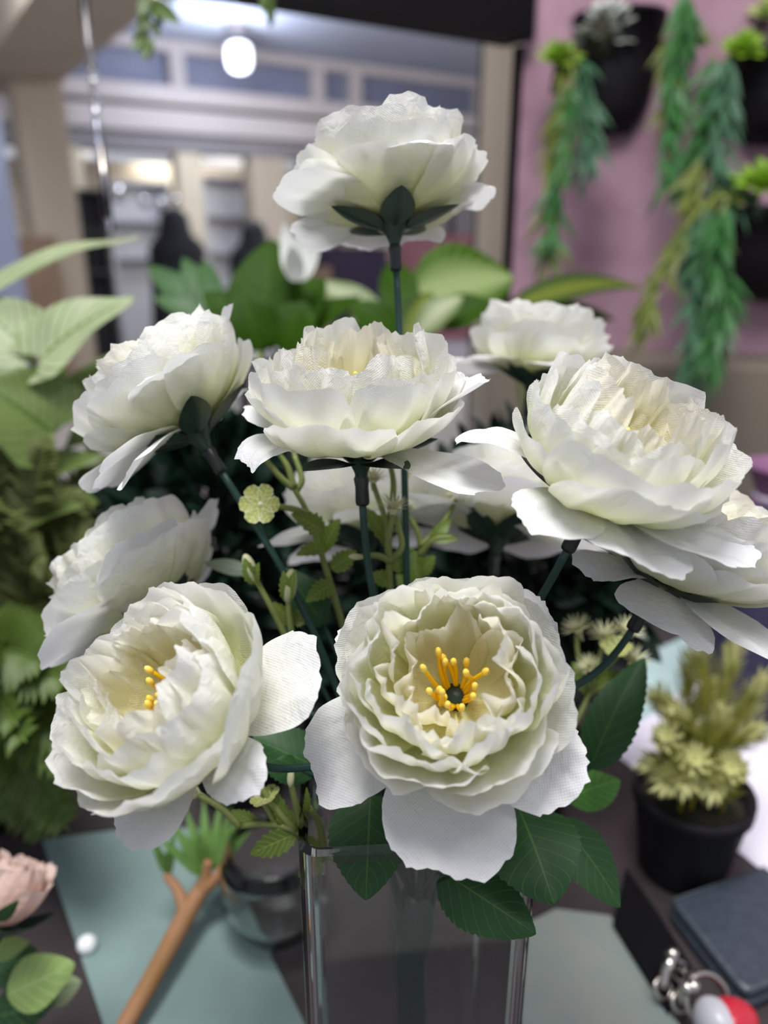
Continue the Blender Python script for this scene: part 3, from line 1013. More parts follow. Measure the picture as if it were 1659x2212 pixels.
trailing([(1225, 90), (1215, 200), (1195, 330), (1185, 450), (1180, 580)], 1.02, M_VINE_Y, 'olive vine hanging lowest from the upper left planter', 170, 0.032, 0.007, 1)
trailing([(1250, 110), (1262, 220), (1275, 300), (1262, 350)], 1.03, M_VINE_B, 'blue green vine short beside the upper left planter', 110, 0.034, 0.008, 2)
trailing([(1222, 180), (1232, 260), (1200, 400), (1188, 520)], 1.0, M_VINE_G, 'green vine under the lime rosette at left', 90, 0.03, 0.007, 3)
trailing([(1490, -20), (1478, 60), (1455, 160), (1450, 280), (1438, 400)], 0.98, M_VINE_G, 'green vine hanging between the two upper planters', 190, 0.036, 0.008, 4)
trailing([(1480, -10), (1470, 40), (1440, 130), (1430, 240)], 1.0, M_VINE_Y, 'olive vine at the top between the upper planters', 90, 0.03, 0.007, 5)
trailing([(1570, 120), (1560, 240), (1545, 340), (1580, 420)], 0.95, M_VINE_B, 'blue green vine falling left of the upper right planter', 190, 0.038, 0.009, 6)
trailing([(1540, 120), (1530, 230), (1500, 340), (1490, 420)], 0.97, M_VINE_G, 'green vine beside the blue green one, right wall', 130, 0.034, 0.008, 7)
trailing([(1560, 410), (1500, 470), (1450, 560), (1410, 640), (1395, 700)], 0.93, M_VINE_Y, 'olive vine arching left from the lowest planter', 130, 0.03, 0.007, 8)
trailing([(1570, 430), (1540, 540), (1560, 640), (1530, 760)], 0.90, M_VINE_G, 'thick green vine under the lowest planter', 240, 0.036, 0.009, 9)
trailing([(1530, 440), (1500, 560), (1500, 680), (1490, 790)], 0.92, M_VINE_B, 'blue green vine hanging deepest below the lowest planter', 190, 0.036, 0.008, 10)
trailing([(1560, 300), (1510, 380), (1500, 440), (1520, 520)], 0.95, M_VINE_Y, 'olive sprig filling between upper and lowest planters', 120, 0.034, 0.008, 12)

# ------------------------------------------------------------------ plants hanging into the picture at the top
M_IVY = leaf_mat('hanging_ivy_leaf', srgb(70, 92, 44), srgb(120, 140, 80), trans=0.3)


def hanging(path, d, spots, lab, seed):
    rng = random.Random(seed)
    P = [W(x, y, d) for x, y in path]
    t = thing('hanging_ivy', lab, 'vine', P[0], 'ivy hanging from above')
    V, Fc = tubem(P, 0.0011, 16, 6)
    mk('stem', V, Fc, M_IVY, t)
    for x0, y0, x1, y1 in spots:
        p0, p1 = W(x0, y0, d), W(x1, y1, d + rng.uniform(-0.01, 0.01))
        V, Fc, uv = leafm(p0, p1, (p1 - p0).length * 0.42, hint=(rng.uniform(-0.6, 0.6), -1, rng.uniform(0, 0.8)), bend=0.08, nu=5, nv=9)
        mk('leaf', V, Fc, M_IVY, t, uv)


hanging([(330, -60), (325, 20), (318, 70), (322, 110)], 0.62, [(325, -10, 302, 45), (328, 0, 352, 60), (326, 20, 372, 48), (322, 30, 296, 75), (322, 60, 286, 98), (320, 85, 282, 112), (320, 80, 332, 118), (320, 90, 310, 130), (326, 10, 392, 52), (328, 45, 345, 85), (330, -30, 380, 10), (328, -30, 290, 0), (322, 70, 300, 110), (322, 95, 318, 132)], 'green ivy tip hanging into the top left', 3)
hanging([(580, -70), (580, -20), (583, 20)], 0.6, [(580, -30, 590, 45), (580, -20, 570, 30), (582, 0, 584, 62)], 'thin ivy tip hanging at the top beside the lamp', 4)

# clear hanging strand with droplets at the left
M_CLEAR = glassm('clear_acrylic', (0.97, 0.97, 0.99), 0.03)
a, b = W(176, -40, 0.62), W(240, 500, 0.62)
b = Vector((a.x, a.y, onplane(240, 500, a, Vector((0, 1, 0))).z))
t = thing('clear_hanging_rod', 'clear acrylic rod with beads hanging at upper left', 'rod', a)
V, Fc = tubem([a, b], 0.0038, 3, 12)
mk('rod', V, Fc, M_CLEAR, t)
for f in (0.34, 0.46, 0.97):
    p = a.lerp(b, f)
    V, Fc = ellipm(p, (0.005, 0, 0), (0, 0.005, 0), (0, 0, 0.007), 12, 8)
    mk('bead', V, Fc, M_CLEAR, t)

# ------------------------------------------------------------------ glass vase with the bouquet's common stem
M_GLASS = glassm('vase_glass', (0.93, 0.96, 0.95), 0.0, 1.45)
VX, VY, VH, VT = 0.0082, 0.205, 0.035, 0.0028
RIM = 1.098


def sq(h, r, z, yaw, k=6):
    """rounded square ring"""
    out = []
    for cx, cy, a0 in ((1, 1, 0), (-1, 1, 90), (-1, -1, 180), (1, -1, 270)):
        for i in range(k):
            a = math.radians(a0 + 90 * i / (k - 1))
            x, y = cx * (h - r) + r * math.cos(a), cy * (h - r) + r * math.sin(a)
            c, s = math.cos(yaw), math.sin(yaw)
            out.append((VX + c * x - s * y, VY + s * x + c * y, z))
    return out


yaw = math.radians(4)
rings = [sq(VH - 0.003, 0.005, TABLE + 0.0005, yaw), sq(VH - 0.001, 0.006, TABLE + 0.002, yaw), sq(VH, 0.006, TABLE + 0.01, yaw), sq(VH, 0.006, RIM - 0.002, yaw), sq(VH - VT * 0.5, 0.005, RIM, yaw),
         sq(VH - VT, 0.004, RIM - 0.002, yaw), sq(VH - VT, 0.004, TABLE + 0.016, yaw), sq(VH - VT - 0.002, 0.003, TABLE + 0.014, yaw)]
k = len(rings[0])
V = [p for r in rings for p in r]
Fc = [(i * k + j, i * k + (j + 1) % k, (i + 1) * k + (j + 1) % k, (i + 1) * k + j) for i in range(len(rings) - 1) for j in range(k)]
Fc.append(tuple(range(k))[::-1])
Fc.append(tuple((len(rings) - 1) * k + j for j in range(k)))
vs = mk('glass_vase', V, Fc, M_GLASS, smooth=False)
setp(vs, 'square clear glass vase holding the white bouquet', 'vase')

bs = thing('bouquet_stem', 'thick green plastic stem standing inside the glass vase', 'stem', (HUB.x, HUB.y, TABLE + 0.02))
V, Fc = tubem([HUB + Vector((0, 0, 0.004)), HUB - Vector((0.001, 0, 0.03)), Vector((VX + 0.006, VY - 0.004, TABLE + 0.017))], [0.0058, 0.0052, 0.0046], 16, 12)
mk('main_stem', V, Fc, M_STEM, bs)
V, Fc = tubem([HUB + Vector((0, 0, 0.012)), HUB - Vector((0, 0, 0.012))], [0.0050, 0.0075, 0.0050], 8, 12)
mk('stem_joint', V, Fc, M_STEM, bs)

# ------------------------------------------------------------------ rose leaves of the bouquet
M_ROSELEAF = leaf_mat('rose_leaf', srgb(34, 74, 34), srgb(64, 104, 44), rough=0.5, nveins=8, vw=0.04, mid=0.025, trans=0.12, spec=0.35)
M_ROSELEAF2 = leaf_mat('rose_leaf_light', srgb(70, 128, 40), srgb(110, 160, 70), rough=0.5, nveins=7, vw=0.06, trans=0.2)


def spray(lab, leaves, mat=None, via=None, hub=True, grp='dark rose leaf sprays of the bouquet', name='rose_leaf_spray', stemm=None):
    """leaf spray: (base, tip, width px, hint) in photo pixels with distances"""
    b0 = W(*leaves[0][0])
    t = thing(name, lab, 'leaf spray', b0, grp)
    for q in leaves:
        base, tip, wpx = q[0], q[1], q[2]
        hint = q[3] if len(q) > 3 else None
        mt = q[4] if len(q) > 4 else (mat or M_ROSELEAF)
        p0, p1 = W(*base), W(*tip)
        V, Fc, uv = leafm(p0, p1, wpx / FPX * (base[2] + tip[2]) / 2 * 1.08, hint=hint, bend=0.07, fold=-0.16, serr=0.09, nt=15, nu=9, nv=61, wave=0.015)
        mk('leaf', V, Fc, mt, t, uv)
        if hub:
            e = HUB + Vector((0, 0, 0.01))
            m = p0.lerp(e, 0.5) + Vector((0, 0, 0.012))
            V, Fc = tubem([p0, m, e], 0.0008, 10, 6)
            mk('leaf_stalk', V, Fc, stemm or M_STEM, t)
    return t


tocam = Vector((0, -0.8, 0.6))
spray('three serrated green rose leaves below the frontmost flower, at right', [((950, 1880, 0.222), (1158, 2018, 0.212), 140, (0.2, -0.75, 0.65)), ((1120, 1745, 0.222), (1197, 1955, 0.205), 205, (0.1, -0.75, 0.6)), ((1205, 1770, 0.240), (1340, 1960, 0.228), 125, (0.5, -0.7, 0.5))])
spray('single round dark rose leaf in front of the vase rim', [((800, 1715, 0.226), (790, 1945, 0.212), 165, (0.0, -0.8, 0.5))])
spray('bright green leaf and dark leaf behind the frontmost flower, right', [((1225, 1725, 0.275), (1340, 1685, 0.29), 85, (0, -0.5, 0.9), M_ROSELEAF2), ((1275, 1660, 0.265), (1392, 1420, 0.28), 105, (-0.6, -0.7, 0.3))])
spray('dark rose leaves between the two lower flowers', [((690, 1660, 0.238), (535, 1590, 0.24), 110, (0.1, -0.7, 0.7)), ((640, 1655, 0.23), (598, 1640, 0.228), 36, (0, -0.6, 0.8)), ((700, 1350, 0.262), (612, 1225, 0.268), 80, (0.1, -0.8, 0.4)), ((640, 1330, 0.27), (690, 1270, 0.27), 60, (0.1, -0.8, 0.4))])
spray('small pale grey leaf behind the lower left flower top', [((540, 1235, 0.27), (440, 1215, 0.275), 34, (0, -0.7, 0.8), leaf_mat('pale_grey_leaf', srgb(150, 165, 145), srgb(180, 190, 170)))])

# ------------------------------------------------------------------ pale filler sprigs
M_FSTEM = plain('filler_stem', srgb(138, 150, 84), 0.5, srgb(116, 130, 66), 120, trans=0.15)
M_FLEAF = leaf_mat('filler_leaf', srgb(104, 128, 48), srgb(150, 166, 86), rough=0.45, nveins=7, trans=0.3)
M_FPET = leaf_mat('filler_petal', srgb(188, 196, 110), srgb(218, 222, 160), rough=0.5, nveins=4, vw=0.12, trans=0.3, edge=srgb(226, 228, 190))
M_FRAY = plain('filler_ray', srgb(214, 214, 176), 0.5, srgb(196, 198, 150), 200, trans=0.3)


def sprig(lab, stems, heads=(), leaves=(), grp='pale green filler sprigs', seed=0, rad=0.0011):
    rng = random.Random(seed)
    P0 = W(*stems[0][0])
    t = thing('filler_sprig', lab, 'sprig', P0, grp)
    for s in stems:
        V, Fc = tubem([W(*p) for p in s], [rad * 1.15, rad * 0.8], 14, 7)
        mk('stem', V, Fc, M_FSTEM, t)
    for kind, p, r, ax in heads:
        c = W(*p)
        rr = r / FPX * p[2]
        xl, yl, zl = axes_at(c)
        N = (xl * ax[0] + yl * ax[1] + zl * ax[2]).normalized()
        y, nn, ss = basis(N, xl)
        if kind == 'six':
            cx = mk('flower_head', *ellipm(c - N * rr * 0.1, nn * rr * 0.2, ss * rr * 0.2, N * rr * 0.22, 8, 6), M_FPET, t)
            for i in range(6):
                a = 2 * math.pi * i / 6 + rng.uniform(-0.1, 0.1)
                dr = (nn * math.cos(a) + ss * math.sin(a)) + N * 0.25
                V, Fc, uv = leafm(c + dr * rr * 0.1, c + dr.normalized() * rr, rr * 0.8, hint=N, bend=-0.06, fold=0.2, shape='sepal', serr=0.25, nt=4, nu=5, nv=13)
                mk('petal', V, Fc, M_FPET, cx, uv)
        elif kind == 'daisy':
            cx = mk('flower_head', *lathem([(rr * 0.06, -rr * 0.75), (rr * 0.14, -rr * 0.3), (rr * 0.36, 0.0), (0.001, rr * 0.05)], Matrix.Translation(c) @ Matrix((nn, ss, N)).transposed().to_4x4(), 12), M_FRAY, t)
            lv = []
            for i in range(30):
                a = 2 * math.pi * i / 15 + rng.uniform(-0.1, 0.1)
                e = 0.25 + 0.45 * (i % 2) + rng.uniform(-0.1, 0.1)
                dr = (nn * math.cos(a) + ss * math.sin(a)) * math.cos(e) + N * math.sin(e)
                lv.append(leafm(c + dr * rr * 0.15, c + dr * rr, rr * 0.13, hint=N, bend=-0.05, shape='strap', nu=3, nv=5))
            V, Fc, uv = joinl(lv)
            mk('rays', V, Fc, M_FRAY, cx, uv)
        else:
            mk('bud', *ellipm(c, nn * rr * 0.42, ss * rr * 0.42, N * rr, 9, 8), M_FRAY, t)
    for base, tip, w in leaves:
        V, Fc, uv = leafm(W(*base), W(*tip), w / FPX * base[2], hint=(rng.uniform(-0.4, 0.4), -0.8, 0.6), bend=0.08, fold=0.25, serr=0.35, nt=6, nu=5, nv=25)
        mk('leaf', V, Fc, M_FLEAF, t, uv)
    return t


sprig('pale filler sprig left of the middle stem, with a six-petal head', [((760, 1420, 0.268), (705, 1230, 0.262), (665, 1110, 0.258), (633, 1052, 0.256)), ((633, 1054, 0.256), (605, 1030, 0.255), (572, 990, 0.254)), ((635, 1052, 0.256), (622, 1010, 0.256), (602, 978, 0.256)), ((640, 1060, 0.257), (652, 1035, 0.257), (636, 985, 0.258)), ((668, 1112, 0.258), (635, 1100, 0.25), (590, 1092, 0.247))],
      [('six', (563, 1090, 0.246), 47, (-0.25, 0.15, 0.95)), ('six', (572, 965, 0.254), 34, (-0.3, 0.8, 0.5)), ('six', (605, 955, 0.257), 30, (0.2, 0.8, 0.5)), ('bud', (636, 975, 0.258), 16, (0, 1, 0))],
      [((700, 1150, 0.258), (628, 1110, 0.25), 50), ((705, 1185, 0.26), (640, 1200, 0.252), 40), ((700, 1190, 0.262), (735, 1120, 0.262), 46), ((720, 1260, 0.262), (660, 1300, 0.255), 46), ((715, 1230, 0.262), (770, 1190, 0.265), 46)], seed=1)
sprig('pale filler sprig right of the middle stem, with daisy heads and a bud', [((848, 1420, 0.262), (842, 1250, 0.255), (836, 1140, 0.252), (806, 1045, 0.252)), ((842, 1215, 0.245), (838, 1170, 0.243), (850, 1112, 0.242)), ((842, 1212, 0.245), (815, 1200, 0.241), (775, 1203, 0.238)), ((842, 1212, 0.246), (868, 1180, 0.246), (856, 1120, 0.248)), ((838, 1150, 0.252), (850, 1050, 0.257), (838, 985, 0.26))],
      [('daisy', (850, 1098, 0.242), 46, (0.1, 0.95, 0.15)), ('daisy', (806, 1034, 0.252), 38, (0.05, 0.9, 0.3)), ('bud', (770, 1203, 0.238), 17, (-1, 0.05, 0)), ('six', (838, 975, 0.262), 30, (0, 0.9, 0.4))],
      [((842, 1180, 0.255), (785, 1095, 0.262), 40), ((845, 1230, 0.255), (900, 1190, 0.258), 46), ((845, 1260, 0.255), (800, 1240, 0.256), 40)], seed=2)
sprig('pale filler sprig under the drooping petal, with a round pale head', [((880, 1420, 0.285), (905, 1250, 0.28), (905, 1160, 0.278), (880, 1110, 0.278)), ((905, 1180, 0.278), (950, 1140, 0.28), (985, 1080, 0.282)), ((905, 1200, 0.278), (940, 1165, 0.275), (975, 1160, 0.275))],
      [('daisy', (993, 1058, 0.282), 44, (0.1, 0.6, 0.8)), ('daisy', (880, 1100, 0.28), 30, (0, 0.9, 0.3)), ('bud', (880, 1020, 0.28), 16, (0, 1, 0))],
      [((930, 1170, 0.276), (975, 1120, 0.28), 30), ((930, 1165, 0.275), (990, 1165, 0.275), 26), ((905, 1260, 0.278), (880, 1180, 0.278), 46), ((905, 1240, 0.278), (940, 1200, 0.276), 40), ((900, 1290, 0.278), (855, 1240, 0.276), 50)], seed=3)
sprig('two pale pointed buds above the lower left flower', [((640, 1420, 0.25), (590, 1320, 0.247), (552, 1250, 0.246)), ((640, 1420, 0.25), (626, 1340, 0.247), (622, 1290, 0.246))],
      [('bud', (540, 1228, 0.246), 34, (-0.35, 0.9, 0.1)), ('bud', (626, 1266, 0.246), 38, (0.12, 0.95, 0.1))],
      [((552, 1262, 0.246), (528, 1205, 0.244), 34), ((552, 1262, 0.246), (560, 1215, 0.243), 26), ((624, 1302, 0.246), (612, 1232, 0.244), 30), ((622, 1302, 0.246), (640, 1230, 0.243), 26), ((640, 1350, 0.25), (590, 1300, 0.25), 36), ((630, 1340, 0.25), (668, 1330, 0.25), 40)], seed=4)
sprig('pale filler sprig under the lower left flower, pointing left', [((790, 1900, 0.25), (715, 1845, 0.24), (640, 1795, 0.236), (570, 1780, 0.236), (520, 1785, 0.238)), ((520, 1785, 0.238), (470, 1740, 0.24), (420, 1715, 0.242)), ((640, 1795, 0.236), (590, 1740, 0.236), (540, 1670, 0.238), (470, 1650, 0.24)), ((600, 1785, 0.236), (560, 1720, 0.24), (500, 1690, 0.245)), ((660, 1805, 0.236), (640, 1740, 0.23), (628, 1690, 0.228)), ((700, 1835, 0.238), (690, 1780, 0.234), (668, 1745, 0.23))],
      [('daisy', (418, 1712, 0.242), 46, (-0.9, 0.3, 0.2)), ('daisy', (470, 1648, 0.24), 44, (-0.7, 0.6, 0.2)), ('six', (500, 1690, 0.245), 40, (-0.6, 0.6, 0.4)), ('six', (575, 1725, 0.236), 36, (-0.4, 0.7, 0.5)), ('bud', (628, 1680, 0.228), 20, (0, 1, 0.1)), ('bud', (600, 1835, 0.236), 17, (-0.6, -0.5, 0.3))],
      [((640, 1800, 0.236), (540, 1845, 0.234), 56), ((700, 1840, 0.24), (645, 1895, 0.238), 44), ((660, 1810, 0.238), (610, 1740, 0.236), 40), ((660, 1760, 0.23), (662, 1700, 0.228), 18), ((620, 1790, 0.236), (585, 1700, 0.238), 34), ((560, 1780, 0.238), (500, 1750, 0.24), 30)], seed=5)
sprig('blurred pale filler cluster right of the frontmost flower', [((1080, 1760, 0.275), (1220, 1600, 0.285), (1280, 1480, 0.29), (1300, 1400, 0.292)), ((1275, 1490, 0.29), (1250, 1420, 0.29), (1245, 1370, 0.29)), ((1285, 1460, 0.29), (1330, 1420, 0.29), (1350, 1380, 0.29)), ((1270, 1500, 0.29), (1330, 1470, 0.288), (1365, 1440, 0.288))],
      [('daisy', (1305, 1375, 0.292), 44, (0, 0.9, 0.4)), ('daisy', (1248, 1358, 0.29), 40, (-0.3, 0.8, 0.4)), ('daisy', (1355, 1365, 0.29), 42, (0.3, 0.8, 0.4)), ('daisy', (1370, 1425, 0.288), 40, (0.5, 0.6, 0.5)), ('daisy', (1272, 1440, 0.286), 34, (-0.3, 0.6, 0.6)), ('six', (1330, 1400, 0.286), 36, (0.1, 0.7, 0.7))],
      [((1270, 1500, 0.29), (1235, 1430, 0.29), 34), ((1280, 1480, 0.29), (1340, 1450, 0.29), 34)], seed=6)

# ------------------------------------------------------------------ dark bushes behind the bouquet
M_DKLEAF = leaf_mat('dark_bush_leaf', srgb(19, 36, 27), srgb(30, 50, 38), rough=0.25, trans=0.1, spec=0.5)
M_OLIVE = leaf_mat('olive_fern_leaf', srgb(92, 102, 54), srgb(130, 138, 84), trans=0.3)
M_GRASS = leaf_mat('green_fern_leaf', srgb(76, 98, 36), srgb(108, 134, 58), trans=0.3)


def potm(c, r, h, mat, t, k=24):
    prof = [(0.001, 0.0), (r * 0.78, 0.0), (r * 0.8, 0.003), (r, h - 0.008), (r * 1.06, h - 0.008), (r * 1.06, h), (r * 0.96, h), (r * 0.94, h - 0.01), (0.001, h - 0.012)]
    V, Fc = lathem(prof, Matrix.Translation(c), k)
    mk('pot', V, Fc, mat, t)


def bush(px, py, d, rx, ry, n, mat, lab, seed, ln=0.022, wd=0.011, squash=1.0, grp='dark bushes behind the bouquet', name='artificial_bush'):
    rng = random.Random(seed)
    c = W(px, py, d)
    a, b = rx / FPX * d, ry / FPX * d
    base = Vector((c.x, c.y, TABLE))
    t = thing(name, lab, 'bush', base, grp)
    potm(base + Vector((0, 0, 0.0005)), min(0.04, a * 0.6), 0.05, M_POT, t)
    for i in range(7):
        an = i * 0.9
        V, Fc = tubem([base + Vector((0, 0, 0.03)), base.lerp(c, 0.6) + Vector((math.cos(an) * a * 0.2, math.sin(an) * a * 0.2, 0)), c + Vector((math.cos(an) * a * 0.6, math.sin(an) * a * 0.4, b * 0.4))], 0.0014, 10, 6)
        mk('stem', V, Fc, M_STEM, t)
    lv = []
    for i in range(n):
        u, v = rng.uniform(-1, 1), rng.uniform(0, 6.28)
        rr = rng.uniform(0.45, 1.0) ** 0.5
        s = math.sqrt(1 - u * u)
        o = Vector((a * s * math.cos(v), a * 0.7 * s * math.sin(v), b * u)) * rr
        p = c + o
        if p.z < TABLE + 0.012:
            continue
        dr = (o.normalized() + Vector((rng.uniform(-0.8, 0.8), rng.uniform(-0.8, 0.8), rng.uniform(-0.6, 0.8)))).normalized()
        l = ln * rng.uniform(0.7, 1.3)
        lv.append(leafm(p, p + dr * l, wd * rng.uniform(0.7, 1.3), hint=(rng.uniform(-1, 1), rng.uniform(-1, 0.2), rng.uniform(0, 1)), bend=0.06, nu=3, nv=6))
    V, Fc, uv = joinl(lv)
    mk('foliage', V, Fc, mat, t, uv, kind='stuff')
    return t


bush(480, 1180, 0.47, 210, 260, 1500, M_DKLEAF, 'dark green bush behind the left stems', 1)
bush(1150, 1230, 0.46, 250, 300, 1900, M_DKLEAF, 'dark green bush behind the right stems', 2)
bush(800, 1300, 0.50, 230, 260, 1200, M_DKLEAF, 'dark green bush straight behind the vase', 3)


def fern(px, py, d, tips, mat, lab, seed, ln=0.022, wd=0.006, per=34, grp='leafy ferns along the left edge', name='artificial_fern'):
    """fronds rising from a pot: midrib plus fine leaflets"""
    rng = random.Random(seed)
    b = onz(px, py, TABLE) if d is None else W(px, py, d)
    base = Vector((b.x, b.y, TABLE))
    t = thing(name, lab, 'fern', base, grp)
    potm(base + Vector((0, 0, 0.0005)), 0.03, 0.05, M_POT, t)
    for tx, ty, td in tips:
        tip = W(tx, ty, td)
        mid = (base + tip) / 2 + Vector((0, 0, 0.06))
        P = [base + Vector((0, 0, 0.045)), mid, tip]
        V, Fc = tubem(P, [0.0013, 0.0006], 14, 5)
        fr = mk('frond', V, Fc, mat, t)
        pts = smooth_path(P, per + 2)
        lv = []
        for i in range(6, per):
            p = Vector(pts[i])
            tg = (Vector(pts[i + 1]) - Vector(pts[i - 1])).normalized()
            sd = tg.cross(Vector((rng.uniform(-0.4, 0.4), -0.8, 0.6))).normalized()
            f = math.sin(math.pi * min(1, 0.15 + 0.85 * i / per)) ** 0.6 + 0.15
            for sgn in (-1, 1):
                dr = (tg * 0.6 + sd * sgn).normalized()
                lv.append(leafm(p, p + dr * ln * f, wd, hint=(0, -0.6, 0.8), bend=0.05, shape='lance', nu=3, nv=6))
        V, Fc, uv = joinl(lv)
        mk('leaflets', V, Fc, mat, fr, uv, kind='stuff')
    return t


rng = random.Random(7)
fern(60, 1400, 0.52, [(rng.uniform(-60, 300), rng.uniform(920, 1250), rng.uniform(0.44, 0.56)) for i in range(22)], M_OLIVE, 'olive fern at the left edge below the pale caladium leaves', 1)
fern(-60, 1560, 0.48, [(rng.uniform(-60, 190), rng.uniform(1400, 1820), rng.uniform(0.34, 0.44)) for i in range(30)], M_GRASS, 'bright green fern low at the left edge', 2, ln=0.026, wd=0.006)

# ------------------------------------------------------------------ caladium at the left
M_CALA = leaf_mat('caladium_leaf', srgb(176, 188, 150), srgb(104, 134, 66), rough=0.4, nveins=9, slope=0.8, vw=0.13, mid=0.05, trans=0.35)
M_CALA2 = leaf_mat('caladium_leaf_green', srgb(108, 128, 70), srgb(78, 102, 40), rough=0.4, nveins=10, slope=0.8, vw=0.10, mid=0.06, trans=0.35)
cb = W(70, 1250, 0.56)
cbase = Vector((cb.x, cb.y, TABLE))
cal = thing('caladium', 'pale veined caladium plant at the left edge', 'plant', cbase)
potm(cbase + Vector((0, 0, 0.0005)), 0.045, 0.07, M_POT, cal)
for b, tp, w, hint, mt in (((-20, 640, 0.52), (304, 512, 0.54), 130, (-0.2, -0.35, 1.0), M_CALA), ((90, 775, 0.49), (292, 640, 0.50), 190, (-0.4, -0.7, 0.6), M_CALA), ((70, 775, 0.50), (-60, 640, 0.51), 190, (0.3, -0.8, 0.5), M_CALA),
                           ((110, 935, 0.48), (-90, 800, 0.46), 230, (0.3, -0.6, 0.8), M_CALA2), ((110, 925, 0.5), (300, 735, 0.54), 110, (-0.4, -0.6, 0.8), M_CALA2), ((90, 900, 0.52), (130, 760, 0.54), 130, (0, -0.7, 0.6), M_CALA2),
                           ((60, 1040, 0.5), (230, 985, 0.5), 110, (0, -0.5, 0.9), M_CALA2), ((40, 1050, 0.5), (-80, 960, 0.5), 130, (0.2, -0.5, 0.9), M_CALA2), ((190, 960, 0.55), (330, 820, 0.57), 90, (0, -0.6, 0.9), M_CALA2), ((150, 1110, 0.5), (310, 1030, 0.5), 80, (0, -0.5, 0.9), M_CALA2), ((60, 1130, 0.48), (190, 1090, 0.47), 70, (0, -0.5, 0.9), M_CALA2)):
    p0, p1 = W(*b), W(*tp)
    V, Fc, uv = leafm(p0, p1, w / FPX * b[2] * 1.1, hint=hint, bend=0.06, fold=0.22, shape='heart', nu=11, nv=21, wave=0.03)
    mk('leaf', V, Fc, mt, cal, uv)
    m = (p0 + cbase) / 2 + Vector(((p0.x - cbase.x) * 0.2, 0, 0.02))
    V, Fc = tubem([p0, m, cbase + Vector((0, 0, 0.05))], 0.0017, 12, 6)
    mk('leaf_stalk', V, Fc, M_FSTEM, cal)

# ------------------------------------------------------------------ broad-leaved plants behind the middle
M_BROAD = leaf_mat('broad_green_leaf', srgb(44, 76, 0), srgb(58, 92, 8), rough=0.55, spec=0.15, nveins=7, vw=0.05, trans=0.35)
M_MIDG = leaf_mat('mid_green_leaf', srgb(62, 98, 54), srgb(78, 114, 68), rough=0.5, nveins=9, trans=0.3)
M_DIEF = leaf_mat('variegated_leaf', srgb(56, 92, 2), srgb(140, 156, 96), rough=0.55, spec=0.15, nveins=9, vw=0.05, blotch=srgb(146, 164, 108), trans=0.3)
M_DIEFP = leaf_mat('pale_variegated_leaf', srgb(104, 124, 70), srgb(150, 160, 120), rough=0.5, nveins=9, blotch=srgb(170, 178, 144), trans=0.3)
M_DIEFY = leaf_mat('yellow_centred_leaf', srgb(40, 66, 30), srgb(104, 114, 44), rough=0.55, spec=0.15, nveins=9, vw=0.06, blotch=srgb(104, 116, 42), trans=0.25)


def potplant(lab, px, d, leaves, name='foliage_plant', hint0=(0, -0.6, 0.8)):
    b = W(px, 900, d)
    base = Vector((b.x, b.y, TABLE))
    t = thing(name, lab, 'plant', base, 'leafy plants behind the bouquet')
    potm(base + Vector((0, 0, 0.0005)), 0.04, 0.065, M_POT, t)
    for b_, tp, w, mt, *h in leaves:
        p0, p1 = W(*b_), W(*tp)
        V, Fc, uv = leafm(p0, p1, w / FPX * b_[2] * 1.1, hint=h[0] if h else hint0, bend=0.08, fold=0.15, shape='ovate', nu=9, nv=19, wave=0.02)
        mk('leaf', V, Fc, mt, t, uv)
        m = (p0 + base) / 2 + Vector((0, 0, 0.03))
        V, Fc = tubem([p0, m, base + Vector((0, 0, 0.05))], 0.0018, 10, 6)
        mk('leaf_stalk', V, Fc, M_FSTEM, t)


potplant('vivid green broad-leaved plant behind the left and middle flowers', 560, 0.62, [((570, 760, 0.6), (588, 515, 0.62), 150, M_BROAD), ((560, 740, 0.6), (440, 630, 0.6), 100, M_BROAD), ((590, 740, 0.6), (700, 600, 0.62), 120, M_BROAD), ((560, 760, 0.58), (520, 620, 0.58), 110, M_BROAD), ((610, 760, 0.58), (660, 650, 0.58), 120, M_BROAD), ((600, 760, 0.6), (780, 640, 0.64), 70, M_BROAD)])
potplant('mid green plant with narrow leaves left of the vivid green one', 420, 0.66, [((470, 720, 0.64), (318, 572, 0.66), 70, M_MIDG), ((470, 720, 0.64), (395, 555, 0.66), 60, M_MIDG), ((470, 720, 0.62), (330, 640, 0.62), 56, M_MIDG), ((475, 710, 0.62), (440, 560, 0.66), 50, M_MIDG), ((470, 740, 0.6), (360, 690, 0.6), 56, M_MIDG)])
potplant('cream and green variegated plant behind the top flower stem', 900, 0.68, [((890, 640, 0.66), (1112, 600, 0.68), 165, M_DIEF, (0, -0.8, 0.5)), ((840, 720, 0.64), (672, 605, 0.66), 80, M_DIEFP), ((870, 700, 0.64), (850, 560, 0.68), 80, M_BROAD), ((900, 720, 0.62), (1000, 640, 0.62), 70, M_DIEFP), ((940, 700, 0.64), (1080, 660, 0.64), 90, M_BROAD), ((850, 740, 0.6), (760, 650, 0.6), 90, M_BROAD), ((880, 740, 0.62), (930, 630, 0.66), 70, M_DIEFY)])
potplant('yellow centred long leaf plant in front of the pink wall', 1180, 0.78, [((1100, 668, 0.74), (1388, 622, 0.80), 85, M_DIEFY, (0, -0.5, 0.9)), ((1110, 700, 0.74), (1260, 690, 0.78), 70, M_DIEFY), ((1130, 700, 0.74), (1330, 690, 0.80), 70, M_BROAD)])

